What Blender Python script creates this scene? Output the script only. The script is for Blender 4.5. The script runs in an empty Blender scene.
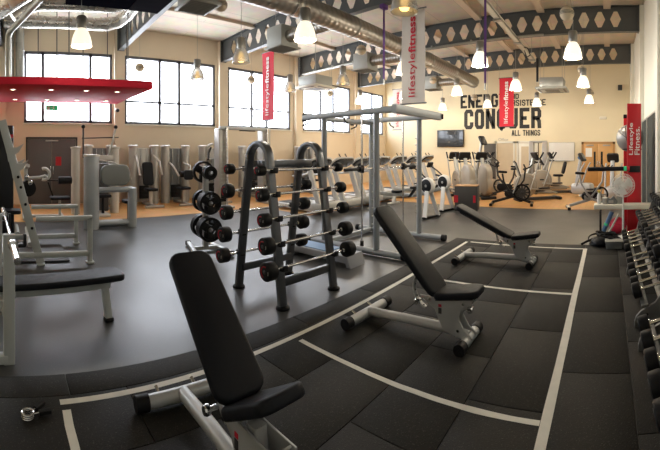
import bpy, bmesh, math, random
from mathutils import Vector, Matrix, Euler
random.seed(7)
R = math.radians
PI = math.pi
scene = bpy.context.scene
COL = scene.collection

# ------------------------------------------------------------------ materials
def mat(name, col, rough=.5, metal=0., var=0., vscale=8., bump=0., bscale=60., emit=None, estr=0., spec=.5, coat=0.):
    m = bpy.data.materials.new(name)
    m.use_nodes = True
    nt = m.node_tree
    b = nt.nodes['Principled BSDF']
    b.inputs['Base Color'].default_value = (*col, 1)
    b.inputs['Roughness'].default_value = rough
    b.inputs['Metallic'].default_value = metal
    b.inputs['Specular IOR Level'].default_value = spec
    b.inputs['Coat Weight'].default_value = coat
    tc = nt.nodes.new('ShaderNodeTexCoord')
    if var > 0:
        n = nt.nodes.new('ShaderNodeTexNoise'); n.inputs['Scale'].default_value = vscale; n.inputs['Detail'].default_value = 4
        nt.links.new(tc.outputs['Object'], n.inputs['Vector'])
        mx = nt.nodes.new('ShaderNodeMix'); mx.data_type = 'RGBA'
        mx.inputs[6].default_value = (*[c * (1 - var) for c in col], 1)
        mx.inputs[7].default_value = (*[min(1, c * (1 + var)) for c in col], 1)
        nt.links.new(n.outputs['Fac'], mx.inputs[0])
        nt.links.new(mx.outputs[2], b.inputs['Base Color'])
        mr = nt.nodes.new('ShaderNodeMapRange')
        mr.inputs[3].default_value = max(.02, rough - .08); mr.inputs[4].default_value = min(1, rough + .08)
        nt.links.new(n.outputs['Fac'], mr.inputs[0]); nt.links.new(mr.outputs[0], b.inputs['Roughness'])
    if bump > 0:
        n2 = nt.nodes.new('ShaderNodeTexNoise'); n2.inputs['Scale'].default_value = bscale; n2.inputs['Detail'].default_value = 3
        nt.links.new(tc.outputs['Object'], n2.inputs['Vector'])
        bp = nt.nodes.new('ShaderNodeBump'); bp.inputs['Strength'].default_value = bump; bp.inputs['Distance'].default_value = .01
        nt.links.new(n2.outputs['Fac'], bp.inputs['Height']); nt.links.new(bp.outputs[0], b.inputs['Normal'])
    if emit:
        b.inputs['Emission Color'].default_value = (*emit, 1); b.inputs['Emission Strength'].default_value = estr
    return m

def speckle(name, base, speck, amount, scale, rough, var=.25, spec=.5, bump=.15):
    m = mat(name, base, rough, spec=spec, bump=bump, bscale=120)
    nt = m.node_tree; b = nt.nodes['Principled BSDF']
    tc = nt.nodes.new('ShaderNodeTexCoord')
    n = nt.nodes.new('ShaderNodeTexNoise'); n.inputs['Scale'].default_value = scale; n.inputs['Detail'].default_value = 1
    nt.links.new(tc.outputs['Object'], n.inputs['Vector'])
    r = nt.nodes.new('ShaderNodeValToRGB'); r.color_ramp.elements[0].position = amount; r.color_ramp.elements[1].position = amount + .05
    nt.links.new(n.outputs['Fac'], r.inputs[0])
    n3 = nt.nodes.new('ShaderNodeTexNoise'); n3.inputs['Scale'].default_value = 1.1; n3.inputs['Detail'].default_value = 6
    nt.links.new(tc.outputs['Object'], n3.inputs['Vector'])
    m1 = nt.nodes.new('ShaderNodeMix'); m1.data_type = 'RGBA'
    m1.inputs[6].default_value = (*[c * (1 - var) for c in base], 1); m1.inputs[7].default_value = (*[c * (1 + var) for c in base], 1)
    nt.links.new(n3.outputs['Fac'], m1.inputs[0])
    m2 = nt.nodes.new('ShaderNodeMix'); m2.data_type = 'RGBA'
    nt.links.new(r.outputs[0], m2.inputs[0]); nt.links.new(m1.outputs[2], m2.inputs[6]); m2.inputs[7].default_value = (*speck, 1)
    nt.links.new(m2.outputs[2], b.inputs['Base Color'])
    mr = nt.nodes.new('ShaderNodeMapRange'); mr.inputs[3].default_value = rough - .07; mr.inputs[4].default_value = rough + .12
    nt.links.new(n3.outputs['Fac'], mr.inputs[0]); nt.links.new(mr.outputs[0], b.inputs['Roughness'])
    return m

def brick(name, c1, c2, mortar, w, h, msize, rough, rotz=0., spec=.5):
    m = mat(name, c1, rough, spec=spec)
    nt = m.node_tree; b = nt.nodes['Principled BSDF']
    tc = nt.nodes.new('ShaderNodeTexCoord'); mp = nt.nodes.new('ShaderNodeMapping')
    mp.inputs['Rotation'].default_value = (0, 0, rotz)
    nt.links.new(tc.outputs['Object'], mp.inputs[0])
    k = nt.nodes.new('ShaderNodeTexBrick')
    k.inputs['Scale'].default_value = 1; k.inputs['Brick Width'].default_value = w; k.inputs['Row Height'].default_value = h
    k.inputs['Mortar Size'].default_value = msize; k.inputs['Bias'].default_value = 0
    k.inputs['Color1'].default_value = (*c1, 1); k.inputs['Color2'].default_value = (*c2, 1); k.inputs['Mortar'].default_value = (*mortar, 1)
    nt.links.new(mp.outputs[0], k.inputs['Vector'])
    n = nt.nodes.new('ShaderNodeTexNoise'); n.inputs['Scale'].default_value = 3; n.inputs['Detail'].default_value = 6
    nt.links.new(mp.outputs[0], n.inputs['Vector'])
    mx = nt.nodes.new('ShaderNodeMix'); mx.data_type = 'RGBA'; mx.blend_type = 'MULTIPLY'; mx.inputs[0].default_value = .35
    nt.links.new(k.outputs['Color'], mx.inputs[6])
    nt.links.new(n.outputs['Color'], mx.inputs[7])
    nt.links.new(mx.outputs[2], b.inputs['Base Color'])
    return m

def bands(name, c1, c2, scale, axis, rough, metal, dist=0.):
    """ring seams of a spiral duct / crumpled foil"""
    m = mat(name, c1, rough, metal)
    nt = m.node_tree; b = nt.nodes['Principled BSDF']
    tc = nt.nodes.new('ShaderNodeTexCoord')
    w = nt.nodes.new('ShaderNodeTexWave'); w.bands_direction = axis; w.inputs['Scale'].default_value = scale; w.inputs['Distortion'].default_value = dist
    w.inputs['Detail'].default_value = 3
    nt.links.new(tc.outputs['Object'], w.inputs['Vector'])
    mx = nt.nodes.new('ShaderNodeMix'); mx.data_type = 'RGBA'; mx.inputs[6].default_value = (*c1, 1); mx.inputs[7].default_value = (*c2, 1)
    nt.links.new(w.outputs['Fac'], mx.inputs[0]); nt.links.new(mx.outputs[2], b.inputs['Base Color'])
    bp = nt.nodes.new('ShaderNodeBump'); bp.inputs['Strength'].default_value = .35; bp.inputs['Distance'].default_value = .02
    nt.links.new(w.outputs['Fac'], bp.inputs['Height']); nt.links.new(bp.outputs[0], b.inputs['Normal'])
    return m

M = {}
M['wall'] = mat('wall_cream', (.80, .71, .50), .75, var=.04, vscale=1.5, bump=.03)
M['wall_left'] = mat('wall_peach', (.76, .665, .515), .75, var=.05, vscale=1.5, bump=.03)
M['wall_right'] = mat('wall_white', (.80, .78, .68), .7, var=.03, vscale=1.5)
M['ceil'] = brick('ceiling_panels', (.76, .67, .54), (.74, .65, .52), (.55, .47, .38), 3.9, 1.05, .012, .8, PI / 2)
M['purlin'] = mat('purlin_paint', (.68, .57, .44), .7, var=.05)
M['beam'] = mat('beam_paint', (.085, .09, .088), .5, var=.15, vscale=3)
M['floor'] = speckle('gym_floor_vinyl', (.050, .051, .052), (.09, .09, .09), .66, 90, .34, .22, .5, .06)
M['rubber_tile'] = speckle('rubber_mat', (.016, .0152, .0135), (.06, .056, .048), .66, 130, .66, .25, .22, .3)
M['wood_floor'] = brick('wood_floor', (.74, .40, .14), (.68, .35, .12), (.5, .26, .09), 1.6, .16, .004, .38, PI / 2)
M['tape'] = mat('white_tape', (.72, .70, .63), .6, var=.12, vscale=14)
M['silver'] = mat('silver_paint', (.46, .47, .47), .38, .35, var=.08, vscale=6, bump=.02)
M['lightgrey'] = mat('light_grey_paint', (.47, .50, .50), .42, .15, var=.06, vscale=6)
M['smith'] = mat('blue_grey_paint', (.36, .39, .42), .4, .25, var=.06, vscale=4)
M['charcoal'] = mat('charcoal_paint', (.13, .138, .15), .3, .85, var=.1, vscale=5)
M['chrome'] = mat('chrome', (.72, .72, .72), .16, 1., var=.05)
M['steelplate'] = mat('grey_plate', (.17, .17, .165), .4, .4, var=.08)
M['vinyl'] = mat('black_vinyl', (.010, .011, .0145), .48, spec=.16, var=.15, vscale=20, bump=.08, bscale=180)
M['rubber'] = mat('black_rubber', (.008, .008, .009), .5, spec=.2, var=.2, vscale=25, bump=.05)
M['plastic'] = mat('black_plastic', (.012, .012, .014), .4, spec=.35, var=.1)
M['darkgrey'] = mat('dark_grey', (.045, .045, .046), .5, var=.1)
M['doorgrey'] = mat('door_grey', (.11, .11, .115), .5, var=.06, vscale=2)
M['cream'] = mat('machine_cream', (.56, .54, .50), .4, .1, var=.04)
M['towersilver'] = mat('tower_silver', (.38, .365, .34), .38, .35, var=.05, vscale=3)
M['padgrey'] = mat('grey_shroud', (.19, .205, .21), .45, var=.05)
M['white'] = mat('white_plastic', (.78, .77, .73), .4, var=.03)
M['treadwhite'] = mat('treadmill_white', (.50, .49, .46), .4, var=.04)
M['screen'] = mat('dark_screen', (.02, .022, .024), .15, coat=.4)
M['beige'] = mat('beige_shroud', (.37, .33, .27), .4, .15, var=.05)
M['red'] = mat('red_paint', (.55, .012, .022), .4, var=.05)
M['canopy'] = mat('red_canopy', (.46, .014, .034), .7, var=.06, vscale=2, spec=.15)
M['redcloth'] = mat('red_cloth', (.62, .015, .035), .7, var=.06, bump=.1)
M['whitecloth'] = mat('white_cloth', (.62, .58, .54), .8, var=.05, bump=.1)
M['redtext'] = mat('red_print', (.5, .01, .03), .7)
M['whitetext'] = mat('white_print', (.85, .85, .83), .6)
M['blacktext'] = mat('black_print', (.018, .017, .015), .6)
M['greytext'] = mat('grey_print', (.42, .40, .36), .6)
M['duct'] = bands('spiral_duct', (.33, .315, .285), (.28, .265, .24), 1.9, 'Y', .36, .85)
M['ductx'] = bands('branch_duct', (.33, .31, .27), (.27, .255, .225), 3.0, 'X', .36, .85)
M['foil'] = mat('foil_duct', (.60, .57, .53), .27, .92, var=.22, vscale=5, bump=1., bscale=7)
M['galv'] = mat('galvanised', (.42, .42, .39), .4, .6, var=.12, vscale=5)
M['boxgrey'] = mat('terminal_box', (.36, .37, .34), .5, .2, var=.06)
M['grille'] = mat('grille', (.16, .155, .14), .6)
M['raft'] = mat('black_raft', (.005, .005, .008), .9, var=.1, spec=.0)
M['raft2'] = mat('dark_raft', (.018, .018, .022), .9, var=.1, spec=.0)
M['globe'] = mat('tan_globe', (.62, .52, .37), .6, var=.08)
M['lampcap'] = mat('lamp_cap', (.28, .27, .245), .35, .6)
M['lit'] = mat('lit_shade', (.9, .85, .75), .4, emit=(1., .9, .72), estr=.75)
M['warm'] = mat('warm_glow', (.9, .7, .4), .4, emit=(1., .72, .32), estr=1.0)
M['warm2'] = mat('bulb_glow', (.9, .7, .4), .4, emit=(1., .62, .2), estr=2.2)
M['downlight'] = mat('downlight_glow', (.9, .8, .7), .4, emit=(1., .85, .65), estr=7.)
M['framedark'] = mat('window_frame', (.10, .105, .125), .45, var=.05)
M['oak'] = mat('oak_door', (.60, .34, .12), .45, var=.12, vscale=4)
M['oakdark'] = mat('oak_frame', (.46, .25, .09), .45, var=.12, vscale=4)
M['doorwhite'] = mat('white_frame', (.74, .72, .62), .5)
M['office'] = mat('office_interior', (.62, .52, .36), .7, var=.1, vscale=3)
M['board'] = mat('whiteboard', (.84, .84, .80), .25, var=.02)
M['paper'] = mat('paper', (.85, .85, .82), .7)
M['purple'] = mat('purple_strap', (.13, .05, .22), .7)
M['green'] = mat('exit_green', (.02, .35, .14), .5, emit=(.05, .6, .25), estr=.25)
M['blue'] = mat('blue_mat', (.10, .22, .42), .5, var=.25, vscale=10)
M['stepgrey'] = mat('step_grey', (.36, .375, .42), .55, var=.04)
M['ball'] = mat('silver_ball', (.34, .33, .31), .35, .2)
M['pinkred'] = mat('red_rubber', (.65, .02, .06), .5)
M['mirror'] = mat('dark_panel', (.05, .057, .055), .8, var=.08, spec=.1)
M['yellow'] = mat('yellow_cap', (.7, .6, .1), .5)
M['brown'] = mat('box_edge', (.40, .22, .09), .6, var=.1)
def make_glass(name, tint, gl):
    m = bpy.data.materials.new(name); m.use_nodes = True; nt = m.node_tree
    for n in list(nt.nodes): nt.nodes.remove(n)
    o = nt.nodes.new('ShaderNodeOutputMaterial'); mx = nt.nodes.new('ShaderNodeMixShader')
    t = nt.nodes.new('ShaderNodeBsdfTransparent'); t.inputs[0].default_value = (*tint, 1)
    g = nt.nodes.new('ShaderNodeBsdfGlossy'); g.inputs[1].default_value = .05
    mx.inputs[0].default_value = gl
    nt.links.new(t.outputs[0], mx.inputs[1]); nt.links.new(g.outputs[0], mx.inputs[2]); nt.links.new(mx.outputs[0], o.inputs[0])
    return m
M['glass'] = make_glass('window_glass', (.97, .98, 1), .05)
M['film'] = make_glass('sticker_film', (.62, .70, .70), .1)
M['clearshade'] = mat('clear_shade', (.80, .80, .78), .25, var=.03)
M['clearshade'].node_tree.nodes['Principled BSDF'].inputs['Transmission Weight'].default_value = .55

# ------------------------------------------------------------------ mesh builder
SPLIT = {'hanger', 'lug', 'bolt', 'peg_hole', 'bar_hook', 'catch_peg', 'perforation', 'grip_hook', 'brace', 'column_shroud', 'row_arm', 'loose_strap', 'hanger_wire', 'pale_badge', 'joint_band', 'guide_rod', 'rib'}
class MB:
    def __init__(s): s.bm = bmesh.new()
    def merge(s, t, mx=None):
        if mx is not None: bmesh.ops.transform(t, matrix=mx, verts=t.verts)
        me = bpy.data.meshes.new('tmp'); t.to_mesh(me); s.bm.from_mesh(me); bpy.data.meshes.remove(me); t.free(); return s
    def box(s, c, size, bev=0., rot=(0, 0, 0), seg=2):
        t = bmesh.new(); bmesh.ops.create_cube(t, size=1)
        bmesh.ops.scale(t, vec=size, verts=t.verts)
        if bev > 0: bmesh.ops.bevel(t, geom=t.edges[:], offset=min(bev, min(size) * .49), segments=seg, affect='EDGES', profile=.5)
        return s.merge(t, Matrix.Translation(c) @ Euler(rot).to_matrix().to_4x4())
    def span(s, a, b, bev=0.):
        return s.box([(a[i] + b[i]) / 2 for i in range(3)], [abs(b[i] - a[i]) for i in range(3)], bev)
    def cyl(s, a, b, r0, r1=None, n=16):
        r1 = r0 if r1 is None else r1
        return s.sweep([a, b], [r0, r1], n)
    def sweep(s, pts, r, n=10, rect=None, up=(0, 0, 1), closed=False):
        """sweep a circle (r) or a rounded rectangle rect=(w,h) along pts"""
        P = [Vector(p) for p in pts]; N = len(P)
        rr = r if isinstance(r, (list, tuple)) else [r] * N
        if rect:
            w, h = rect[0] / 2, rect[1] / 2; k = min(w, h) * .3
            prof = []
            for (cx, cy, a0) in ((w - k, h - k, 0), (-(w - k), h - k, 90), (-(w - k), -(h - k), 180), (w - k, -(h - k), 270)):
                for q in (0, 45, 90): prof.append((cx + k * math.cos(R(a0 + q)), cy + k * math.sin(R(a0 + q))))
        else:
            prof = [(math.cos(2 * PI * i / n), math.sin(2 * PI * i / n)) for i in range(n)]
        tan = []
        for i in range(N):
            if closed: d = P[(i + 1) % N] - P[i - 1]
            elif i == 0: d = P[1] - P[0]
            elif i == N - 1: d = P[-1] - P[-2]
            else: d = (P[i + 1] - P[i]).normalized() + (P[i] - P[i - 1]).normalized()
            tan.append(d.normalized())
        u = Vector(up); u = u - tan[0] * u.dot(tan[0])
        if u.length < 1e-4: u = Vector((1, 0, 0)) - tan[0] * tan[0].x
        if u.length < 1e-4: u = Vector((0, 1, 0))
        u.normalize()
        bm = s.bm; rings = []
        for i in range(N):
            if i: 
                q = tan[i - 1].rotation_difference(tan[i]); u = (q @ u); u = (u - tan[i] * u.dot(tan[i])).normalized()
            v = tan[i].cross(u)
            k = 1. if rect else rr[i]
            rings.append([bm.verts.new(P[i] + v * (x * k) + u * (y * k)) for x, y in prof])
        L = len(prof)
        for i in range(N if closed else N - 1):
            A, B = rings[i], rings[(i + 1) % N]
            for j in range(L):
                try: bm.faces.new((A[j], A[(j + 1) % L], B[(j + 1) % L], B[j]))
                except ValueError: pass
        if not closed:
            bm.faces.new(rings[0][::-1]); bm.faces.new(rings[-1])
        return s
    def lathe(s, prof, o=(0, 0, 0), axis=(0, 0, 1), n=24):
        bm = s.bm; ax = Vector(axis).normalized(); q = Vector((0, 0, 1)).rotation_difference(ax); o = Vector(o)
        rings = []
        for r, z in prof:
            if r < 1e-5: rings.append([bm.verts.new(o + q @ Vector((0, 0, z)))])
            else: rings.append([bm.verts.new(o + q @ Vector((r * math.cos(2 * PI * i / n), r * math.sin(2 * PI * i / n), z))) for i in range(n)])
        for A, B in zip(rings, rings[1:]):
            for j in range(n):
                k = (j + 1) % n
                if len(A) == 1 and len(B) == 1: break
                if len(A) == 1: bm.faces.new((A[0], B[j], B[k]))
                elif len(B) == 1: bm.faces.new((A[j], A[k], B[0]))
                else: bm.faces.new((A[j], A[k], B[k], B[j]))
        return s
    def disc(s, o, axis, r, t, bev=.01, n=24):
        """solid disc centred on o, thickness t along axis, softened rim"""
        h = t / 2; b = min(bev, h * .9, r * .5)
        return s.lathe([(0, -h), (r - b, -h), (r - b * .3, -h + b * .3), (r, -h + b), (r, h - b), (r - b * .3, h - b * .3), (r - b, h), (0, h)], o, axis, n)
    def ring(s, o, axis, r0, r1, t, n=24):
        h = t / 2
        return s.lathe([(r0, -h), (r1, -h), (r1, h), (r0, h), (r0, -h)], o, axis, n)
    def torus(s, o, axis, r, w, n=24, m=8, a0=0., a1=2 * PI):
        ax = Vector(axis).normalized(); q = Vector((0, 0, 1)).rotation_difference(ax); o = Vector(o)
        full = abs(a1 - a0 - 2 * PI) < 1e-4
        k = n if full else n + 1
        pts = [o + q @ Vector((r * math.cos(a0 + (a1 - a0) * i / n), r * math.sin(a0 + (a1 - a0) * i / n), 0)) for i in range(k)]
        return s.sweep(pts, w, m, up=ax, closed=full)
    def ball(s, o, r, sc=(1, 1, 1), n=20, rot=(0, 0, 0)):
        t = bmesh.new(); bmesh.ops.create_uvsphere(t, u_segments=n, v_segments=max(8, n // 2), radius=r)
        return s.merge(t, Matrix.Translation(o) @ Euler(rot).to_matrix().to_4x4() @ Matrix.Diagonal((*sc, 1)))
    def prism(s, poly, depth, mx=None, bev=0.):
        """polygon in local XY extruded along local Z, centred"""
        t = bmesh.new(); f = t.faces.new([t.verts.new((x, y, -depth / 2)) for x, y in poly])
        e = bmesh.ops.extrude_face_region(t, geom=[f])
        bmesh.ops.translate(t, vec=(0, 0, depth), verts=[v for v in e['geom'] if isinstance(v, bmesh.types.BMVert)])
        bmesh.ops.recalc_face_normals(t, faces=t.faces)
        if bev > 0:
            ed = [e for e in t.edges if abs(e.verts[0].co.z - e.verts[1].co.z) < 1e-6]
            bmesh.ops.bevel(t, geom=ed, offset=bev, segments=3, affect='EDGES', profile=.5)
        return s.merge(t, mx)
    def pad(s, c, size, cr, bev, rot=(0, 0, 0), taper=1.):
        """upholstered pad: rounded rectangle (L along x, W along y), thickness along z"""
        L, W, T = size; pts = []
        for (sx, sy, a0) in ((1, 1, 0), (-1, 1, 90), (-1, -1, 180), (1, -1, 270)):
            for q in (0, 22, 45, 67, 90):
                k = taper if sx > 0 else 1.
                pts.append((sx * (L / 2 - cr) + cr * math.cos(R(a0 + q)), (sy * (W / 2 - cr) + cr * math.sin(R(a0 + q))) * k))
        return s.prism(pts, T, Matrix.Translation(c) @ Euler(rot).to_matrix().to_4x4(), bev)
    def build(s, name, m, parent=None, angle=38, loc=None):
        bmesh.ops.recalc_face_normals(s.bm, faces=s.bm.faces)
        if name in SPLIT:                       # each loose piece becomes a part of its own
            left = set(s.bm.verts); isl = []
            while left:
                st = [left.pop()]; k = set(st)
                while st:
                    for e in st.pop().link_edges:
                        for w in e.verts:
                            if w not in k: k.add(w); left.discard(w); st.append(w)
                isl.append(k)
            if len(isl) > 1:
                for k in isl[1:]:
                    q = MB(); mp = {v: q.bm.verts.new(v.co) for v in k}
                    for f in {f for v in k for f in v.link_faces}: q.bm.faces.new([mp[v] for v in f.verts])
                    q.build(name, m, parent, angle)
                bmesh.ops.delete(s.bm, geom=[v for k in isl[1:] for v in k], context='VERTS')
        me = bpy.data.meshes.new(name); s.bm.to_mesh(me); s.bm.free()
        me.materials.append(M[m] if isinstance(m, str) else m)
        for p in me.polygons: p.use_smooth = True
        me.set_sharp_from_angle(angle=R(angle))
        o = bpy.data.objects.new(name, me); COL.objects.link(o)
        if parent: o.parent = parent
        if loc: o.location = loc
        return o

def XZ(y=0.):  # prism polygon (x, z) -> extruded along y
    return Matrix.Translation((0, y, 0)) @ Matrix.Rotation(PI / 2, 4, 'X')

def tag(o, label=None, cat=None, group=None, kind=None):
    if label: o['label'] = label
    if cat: o['category'] = cat
    if group: o['group'] = group
    if kind: o['kind'] = kind
    return o
def thing(name, label, cat, loc=(0, 0, 0), rz=0., group=None):
    o = bpy.data.objects.new(name, None); COL.objects.link(o); o.empty_display_size = .1
    o.location = loc; o.rotation_euler = (0, 0, rz)
    return tag(o, label, cat, group)
def struct(name, mb, m, angle=38):
    return tag(mb.build(name, m, angle=angle), kind='structure')
def dup(root, loc, rz=None, label=None, group=None):
    def cp(o, par):
        c = o.copy(); COL.objects.link(c)
        if par: c.parent = par
        for ch in list(o.children):
            if not ch.name.startswith(('cable', 'lamp_light')): cp(ch, c)   # lengths differ: each gets its own
        return c
    r = cp(root, None); r.location = loc
    if rz is not None: r.rotation_euler = (0, 0, rz)
    if label: r['label'] = label
    if group: r['group'] = group
    return r
def place(o, loc, rz=0., label=None):
    o.location = loc; o.rotation_euler = (0, 0, rz)
    if label: o['label'] = label
    return o
ORD = ['first', 'second', 'third', 'fourth', 'fifth', 'sixth', 'seventh', 'eighth', 'ninth', 'tenth', 'eleventh', 'twelfth']

def text(name, body, w, h, m, mx, parent=None, bold=0., depth=.003):
    """lettering fitted to w x h, lying in local XY, then moved by mx"""
    cu = bpy.data.curves.new('lettering', 'FONT'); cu.body = body; cu.extrude = .01; cu.offset = bold; cu.resolution_u = 4
    o = bpy.data.objects.new('lettering', cu); COL.objects.link(o)
    dg = bpy.context.evaluated_depsgraph_get(); dg.update()
    me = bpy.data.meshes.new_from_object(o.evaluated_get(dg))
    COL.objects.unlink(o); bpy.data.objects.remove(o); bpy.data.curves.remove(cu)
    xs = [v.co.x for v in me.vertices]; ys = [v.co.y for v in me.vertices]
    x0, x1, y0, y1 = min(xs), max(xs), min(ys), max(ys)
    for v in me.vertices:
        v.co = Vector(((v.co.x - (x0 + x1) / 2) * w / (x1 - x0), (v.co.y - (y0 + y1) / 2) * h / (y1 - y0), depth if v.co.z > 0 else 0))
    me.transform(mx); me.name = name
    me.materials.clear(); me.materials.append(M[m])
    o = bpy.data.objects.new(name, me); COL.objects.link(o)
    if parent: o.parent = parent
    return o
FACE_CAM = Matrix.Rotation(PI / 2, 4, 'X')                                   # upright lettering facing -Y
UPWARD = Matrix.Rotation(PI / 2, 4, 'X') @ Matrix.Rotation(PI / 2, 4, 'Z')   # reads upwards, facing -Y

# ------------------------------------------------------------------ room
WX, FY, RX, BY = -12., 18.2, 1.1, -5.
def roof(x): return 5.72 + .025 * (x + 12)
struct('floor', MB().span((-12.2, BY, -.2), (1.4, FY + .2, 0)), 'floor')
wf = MB().span((WX, BY + .05, 0), (-9.0, FY, .004)).span((-9.0, 7.0, 0), (-7.0, FY, .004)).span((-7.0, 10.85, 0), (RX, FY, .004))
struct('wood_floor', wf, 'wood_floor')
# rubber mats laid in staggered columns
mats = MB(); xs = [-2.82, -2.57, -2.02, -1.47, -.92, -.375, .18, .73]
ph = [.41, 5.17, 4.52, 5.1, 5.66, 5.03, 5.5]
for k in range(7):
    ys = [-1.6] + sorted(y for y in (ph[k] + 1.09 * j for j in range(-8, 8)) if -1.5 < y < 6.7) + [6.75]
    for a, b in zip(ys, ys[1:]):
        mats.span((xs[k] + .003, a + .003, 0), (xs[k + 1] - .003, b - .003, .012), .004)
struct('rubber_floor', mats, 'rubber_tile')
TZ = .0125
def tape(a, b, w=.05):
    v = Vector(b) - Vector(a); n = Vector((-v.y, v.x)).normalized() * w / 2; L = v.length
    mb = MB(); ps = []; K = 14
    for i in range(K + 1):
        p = Vector(a) + v * i / K
        ps.append((p + n * (1 + random.uniform(-.12, .12)), p - n * (1 + random.uniform(-.12, .12))))
    lo = [(mb.bm.verts.new((l.x, l.y, TZ)), mb.bm.verts.new((r.x, r.y, TZ))) for l, r in ps]
    hi = [(mb.bm.verts.new((l.x, l.y, TZ + .001)), mb.bm.verts.new((r.x, r.y, TZ + .001))) for l, r in ps]
    for i in range(K):
        for f in ((hi[i][0], hi[i][1], hi[i + 1][1], hi[i + 1][0]), (lo[i][0], lo[i + 1][0], lo[i + 1][1], lo[i][1]),
                  (lo[i][0], hi[i][0], hi[i + 1][0], lo[i + 1][0]), (lo[i][1], lo[i + 1][1], hi[i + 1][1], hi[i][1])): mb.bm.faces.new(f)
    return struct('floor_marking', mb, 'tape')
tape((-2.5, .33), (-2.52, 6.52), .055); tape((-.375, -.6), (-.37, 6.48), .065)
tape((-2.45, 6.53), (-.40, 6.46)); tape((-2.45, 4.47), (-.41, 4.41)); tape((-2.42, 2.32), (-.41, 2.29)); tape((-2.42, .36), (-.41, .37), .055)

# left wall with its five window bays
BAYS = [(-4.4, -.15), (.44, 3.3), (3.74, 7.18), (7.75, 10.9), (11.65, 14.96), (15.86, 17.95)]
S0, S1 = 2.57, 4.84
wl = MB().span((WX - .25, BY, 0), (WX, FY, S0)).span((WX - .25, BY, S1), (WX, FY, 5.85))
e = BY
for a, b in BAYS: wl.span((WX - .25, e, S0), (WX, a, S1)); e = b
wl.span((WX - .25, e, S0), (WX, FY, S1))
struct('wall_left', wl, 'wall_left')
struct('wall_far', MB().span((-12.3, FY, 0), (1.4, FY + .2, 6.3)), 'wall')
struct('wall_right', MB().span((RX, BY, 0), (RX + .2, FY, 6.3)), 'wall_right')
struct('wall_back', MB().span((-12.3, BY - .2, 0), (1.4, BY, 6.3)), 'wall')
c = MB(); t = 1.0
for f in (((-12.3, BY - .2), (1.4, BY - .2), (1.4, FY + .2), (-12.3, FY + .2)),):
    lo = [c.bm.verts.new((x, y, roof(x))) for x, y in f]; hi = [c.bm.verts.new((x, y, roof(x) + .2)) for x, y in f]
    c.bm.faces.new(lo); c.bm.faces.new(hi)
    for i in range(4): c.bm.faces.new((lo[i], lo[(i + 1) % 4], hi[(i + 1) % 4], hi[i]))
struct('ceiling', c, 'ceil')
MULL = [(.3, .7), (.21, .75), (.365, .58), (.36, .6), (.35, .62), (.5,)]
for n, ((a, b), ms) in enumerate(zip(BAYS, MULL)):
    w = bpy.data.objects.new('window_%d' % (n + 1), None); COL.objects.link(w); w.location = (WX - .06, (a + b) / 2, S0); w['kind'] = 'structure'
    h = (b - a) / 2; H = S1 - S0; fr = MB(); g = .048
    fr.span((-.05, -h, 0), (.05, h, .09)).span((-.05, -h, H - .09), (.05, h, H)).span((-.05, -h, 0), (.05, -h + .08, H)).span((-.05, h - .08, 0), (.05, h, H))
    for q in ms: y = -h + q * 2 * h; fr.span((-.05, y - g, 0), (.05, y + g, H))
    fr.span((-.05, -h, .73), (.05, h, .79))
    fr.build('window_frame', 'framedark', w)
    MB().span((-.012, -h + .03, .03), (-.006, h - .03, H - .03)).build('window_pane', 'glass', w)
    MB().span((-.02, -h - .04, -.05), (.14, h + .04, 0), .006).build('window_sill', 'doorwhite', w)
# pilasters
for i, y in enumerate((-.3, 3.52, 7.465, 11.27, 15.4)):
    struct('pillar_left', MB().span((WX, y - .17, 0), (WX + .16, y + .17, roof(WX + .1) - .02)), 'wall_left')
for y in (7.44, 11.4, 15.5):
    struct('pillar_right', MB().span((RX - .13, y - .16, 0), (RX, y + .16, roof(RX) - .02)), 'wall_right')
# castellated beams across the room
def beam_mesh(x0, x1, y):
    mb = MB(); zb = lambda x: 4.95 + .025 * (x + 12); D = .75
    sp = .475; n = int((x1 - x0 - .6) / sp); st = x0 + ((x1 - x0) - n * sp) / 2
    def quad(p): # thin web piece, polygon in (x, dz)
        P = [(x, zb(x) + dz) for x, dz in p]; mb.prism(P, .03, XZ(y))
    quad([(x0, 0), (st, 0), (st, D), (x0, D)]); quad([(st + n * sp, 0), (x1, 0), (x1, D), (st + n * sp, D)])
    for i in range(n):
        a = st + i * sp; m_ = a + sp / 2; w, f = .165, .055
        quad([(a, 0), (a + sp, 0), (a + sp, D / 2), (m_ + w, D / 2), (m_ + f, D / 2 - .235), (m_ - f, D / 2 - .235), (m_ - w, D / 2), (a, D / 2)])
        quad([(a, D), (a, D / 2), (m_ - w, D / 2), (m_ - f, D / 2 + .235), (m_ + f, D / 2 + .235), (m_ + w, D / 2), (a + sp, D / 2), (a + sp, D)])
    for dz in (.0, D):
        mb.prism([(x0, zb(x0) + dz - .012), (x1, zb(x1) + dz - .012), (x1, zb(x1) + dz + .012), (x0, zb(x0) + dz + .012)], .17, XZ(y))
    mb.span((x0, y - .12, zb(x0) - .02), (x0 + .03, y + .12, zb(x0) + D + .02)).span((x1 - .03, y - .12, zb(x1) - .02), (x1, y + .12, zb(x1) + D + .02))
    return mb
for y in (-.35, 3.55, 7.44, 11.4, 15.5):
    struct('ceiling_beam', beam_mesh(WX + .15, RX - .14, y), 'beam')
for x in (-10, -8, -6, -4, -2, 0):
    struct('roof_beam', MB().span((x - .11, BY, roof(x) - .09), (x + .11, FY, roof(x) + .02)), 'purlin')
struct('baseboard_far', MB().span((-12, FY - .02, 0), (RX, FY, .12)), 'wall')
struct('baseboard_left', MB().span((WX, BY, 0), (WX + .02, FY, .12)), 'wall_left')
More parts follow.
